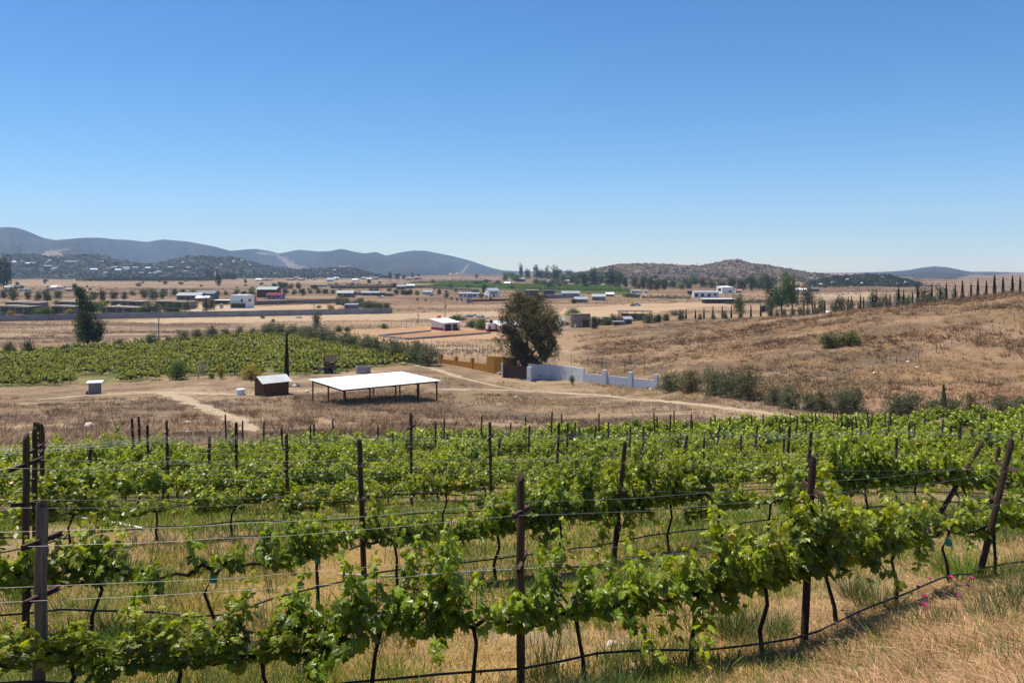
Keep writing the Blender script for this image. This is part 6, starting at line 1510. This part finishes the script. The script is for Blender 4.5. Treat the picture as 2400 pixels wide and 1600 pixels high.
P, px2 = scatter(900, -80, 1250, 60, 122, 8, lambda X, Y, p: S01(fbm(X * .1, Y * .15, 69, 3), .5, .62))
P = P[offtrack(P, px2)]
kind(blades('dry_bushes', P, 34, .85, 1.2, .04, [(.55, .46, .42), (.72, .62, .58), (.5, .42, .36)], 'scrub', 8, segs=1, spread=.55), 'stuff')
P, px = scatter(2600, 690, 1060, 95, 121, 19)
kind(blades('dry_scrub', P[offtrack(P, px)], 9, .4, 1.0, .045, DR, 'scrub', 19, segs=1, spread=.28), 'stuff')
P, px = scatter(5000, 900, 2100, 110, 142, 9, lambda X, Y, p: S01(fbm(X * .15, Y * .2, 70, 3), .4, .56))
P = P[offtrack(P, px)]
kind(blades('dry_scrub', P, 6, .4, 1.0, .06, [(1.15, 1.2, .75), (.95, 1.05, .65), (1.2, 1.1, 1)], 'scrub', 9, segs=1, spread=.3), 'stuff')
# the right hill
HLINE = lambda P, px: rowof(P) < 900 + (px - 1330) * .078 + 14 * (fbm(P[:, 0] * .1, P[:, 1] * .1, 88, 2) - .5)
BARE = lambda X, Y: .25 + .75 * S01(fbm(X * .028, Y * .05, 89, 3), .36, .54)
P, px = scatter(30000, 1330, 2480, 100, 262, 10, lambda X, Y, p: S01(p + 30 * np.sin(Y), 1335, 1420) * (.25 + .75 * S01(fbm(X * .08, Y * .11, 71, 4), .38, .58)) * BARE(X, Y))
k = HLINE(P, px); P = P[k]
kind(blades('dry_scrub', P, 8, .46, 1.1, .085, [(1.05, .88, .72), (.85, .72, .62), (.60, .53, .5), (1.3, 1.08, .85)], 'scrub', 10, segs=1, spread=.4, tint=dark_of(P, .05, 72)), 'stuff')
P, px = scatter(2400, 1330, 2480, 104, 270, 11, lambda X, Y, p: S01(fbm(X * .06, Y * .09, 73, 3), .45, .62) * BARE(X, Y))
k = HLINE(P, px); P = P[k]
kind(blades('dry_bushes', P, 30, .9, 1.3, .10, [(.52, .44, .40), (.62, .54, .5), (.42, .36, .34)], 'scrub', 11, segs=1, spread=.8), 'stuff')
# the meadows and the plain beyond
P, px = scatter(16000, -80, 1300, 165, 335, 12, lambda X, Y, p: S01(fbm(X * .05, Y * .12, 74, 4), .42, .60))
rw = rowof(P); k = ~inpoly(px, rw, LOWVINE) & ~inpoly(px, rw, ZONES[1][0]) & ~inpoly(px, rw, ZONES[0][0]); P = P[k]
kind(blades('dry_scrub', P, 7, .55, 1.2, .13, DR, 'scrub', 12, segs=1, spread=.6, tint=dark_of(P, .03, 75)), 'stuff')
P, px = scatter(9000, -80, 2480, 360, 1900, 13, lambda X, Y, p: S01(fbm(X * .012, Y * .02, 76, 4), .44, .62))
rw = rowof(P); k = np.ones(len(P), bool)
for zi in (0, 3, 4, 5, 6, 10): k &= ~inpoly(px, rw, ZONES[zi][0])
P = P[k]; sc = P[:, 1] / 600
kind(blades('plain_scrub', P, 7, 1.0 * sc ** .8, 1.3, .45 * sc, [(.6, .56, .48), (.8, .74, .66), (.5, .5, .4)], 'scrub', 13, segs=1, spread=1.4 * sc), 'stuff')
P, px = scatter(4200, 330, 1800, 9, 19, 41, lambda X, Y, p: S01(fbm(X * .5, Y * .5, 97, 3), .40, .58))
kind(blades('golden_grass', P, 7, .14, 1.8, .008, [(1.05, .88, .38), (1.2, 1.0, .45), (.9, .8, .4), (.8, .95, .4)], 'straw', 41, spread=.12), 'stuff')
# single weeds, clumps and flowers near the rows
def clump(label, px, row, h, w_, mk, n, wid, cat='weed', name='weed_clump', cols=((1, 1, 1), (.8, .9, .8)), lean=.9, flower=None):
    x, y, z = pt(px, row); u = y / F
    o = blades(name, np.zeros((1, 3)), n, h * u, lean, wid, cols, mk, rs.randint(9999), spread=w_ * u * .5, hv=.4)
    o.location = (x, y, z); tag(o, label, cat)
DG = ((.55, .75, .5), (.7, .9, .6), (.45, .65, .45))
for q in (('dark green grass clump in front of the near row, lower left',310,1520,75,110,'grass',330,.012,DG,.9),('dark green grass clump under the vines right of centre',1770,1322,66,80,'grass',260,.013,DG,.8),('bright green grass clump at the foot of the leaning right-hand post',2252,1352,60,110,'grass',260,.011,((.8,1,.7),(1,1.1,.7)),.9),('tall feathery grey-green weed below the nearest row at the right',1715,1500,110,70,'weed',200,.007,((1,1,1),(.8,.9,.8)),.45),('broad grey-green weed beside the drip hose at the lower right',1800,1490,70,110,'weed',280,.008,((.8,.9,.75),(1,1,.9)),.9),('tall thin weed stalks left of the nearest trunk, lower centre',1290,1590,130,40,'weed',70,.008,((1,1.1,.8),(.9,1,.8)),.25),('tall thin weed stalks at the foot of the central post',1255,1600,110,36,'weed',60,.008,((1,1.1,.8),(.9,1,.8)),.25),('dark bushy weed between the two nearest rows left of centre',840,1455,80,90,'weed',300,.008,((.6,.75,.55),(.8,.9,.7)),.7),('grey-green weed patch in sunny grass behind the central post',1480,1390,80,130,'weed',320,.009,((.9,1.05,.7),(1.1,1.15,.8)),.7),('green weed under the hose beside the lower right post',2060,1420,60,110,'weed',260,.009,((.8,.95,.7),(1,1.05,.8)),.8),('silvery dry weed left of the lower right post',2000,1400,70,60,'weed',170,.008,((1.3,1.2,1.2),(1.1,1,1)),.8),('dark green grass under the second row, far left',80,1395,60,120,'grass',240,.012,DG,.9),('dark green grass under the second row behind the thick grey post',300,1365,60,120,'grass',220,.012,DG,.9),('dark green grass under the second row, left of centre',640,1330,54,150,'grass',260,.012,DG,.9),('small green weed at the right edge of the straw slope',2385,1410,44,50,'weed',150,.009,((.8,.95,.7),(1,1.05,.8)),.9),('green weed on bare soil beside the far-left trunk',210,1560,60,60,'weed',150,.008,((.8,1,.7),(1,1.1,.8)),.7),('tall weed growing against the trunk left of centre',480,1560,70,60,'weed',150,.007,((.8,1,.7),(1,1.1,.8)),.6),('bright green grass patch between the rows right of centre',1640,1130,40,90,'grass',200,.02,((.9,1.1,.6),(1.1,1.2,.7)),.6)):
    clump(q[0], *q[1:5], q[5], q[6], q[7], cols=q[8], lean=q[9], cat='grass clump' if q[5] == 'grass' else 'weed', name='grass_clump' if q[5] == 'grass' else 'weed_clump')
pf = sorted(((2168,1418,9),(2230,1372,10),(2276,1374,9),(2180,1374,6),(2270,1394,9),(2246,1419,8),(2168,1442,12),(2152,1394,7)))
for i, (px, row, s) in enumerate(pf):
    x, y, z = pt(px, row + 10); u = y / F; z += .17
    t = thing('pink_flower', f'bright pink wildflower head, {ORD[i]} from the left in the straw at the lower right', 'flower', (x, y, z), 0, 'pink flowers in the straw')
    g = Geo(); rr = np.random.RandomState(i)
    for k in range(9):
        an = k * .7 + rr.rand(); p = np.array([math.cos(an), math.sin(an), .75]) * s * u * .8; q = np.array([-math.sin(an), math.cos(an), 0]) * s * u * .4
        g.add([(0, 0, 0), p * .6 - q, p, p * .6 + q], [(0, 1, 2), (0, 2, 3)])
    obj('petals', g, M['magenta'], t); g = Geo(); g.tube([(0, 0, -.19), (.005, 0, 0)], .0025, 4); obj('stem', g, M['weed'], t)
# teal ties on the nearest trunks
for i, (px, r, hh) in enumerate(((2222, 0, .62), (2320, 0, .55), (2097, 0, .8), (500, 1, .9), (745, 1, .8))):
    x, y, s = row_at_px(ROWS[r], px); g = Geo(); g.tube([(0, 0, -.05), (0, 0, .05)], .045, 8); g.box((.04, -.03, -.06), (.012, .012, .14))
    tag(obj('vine_tie', g, M['teal'], loc=(x, y, g1(x, y) + hh)), f'teal plastic tie round a vine trunk, {ORD[[3,4,2,0,1][i]]} tie from the left', 'tie', 'teal vine ties')
# shallow warm-white cloud band is left to the sky
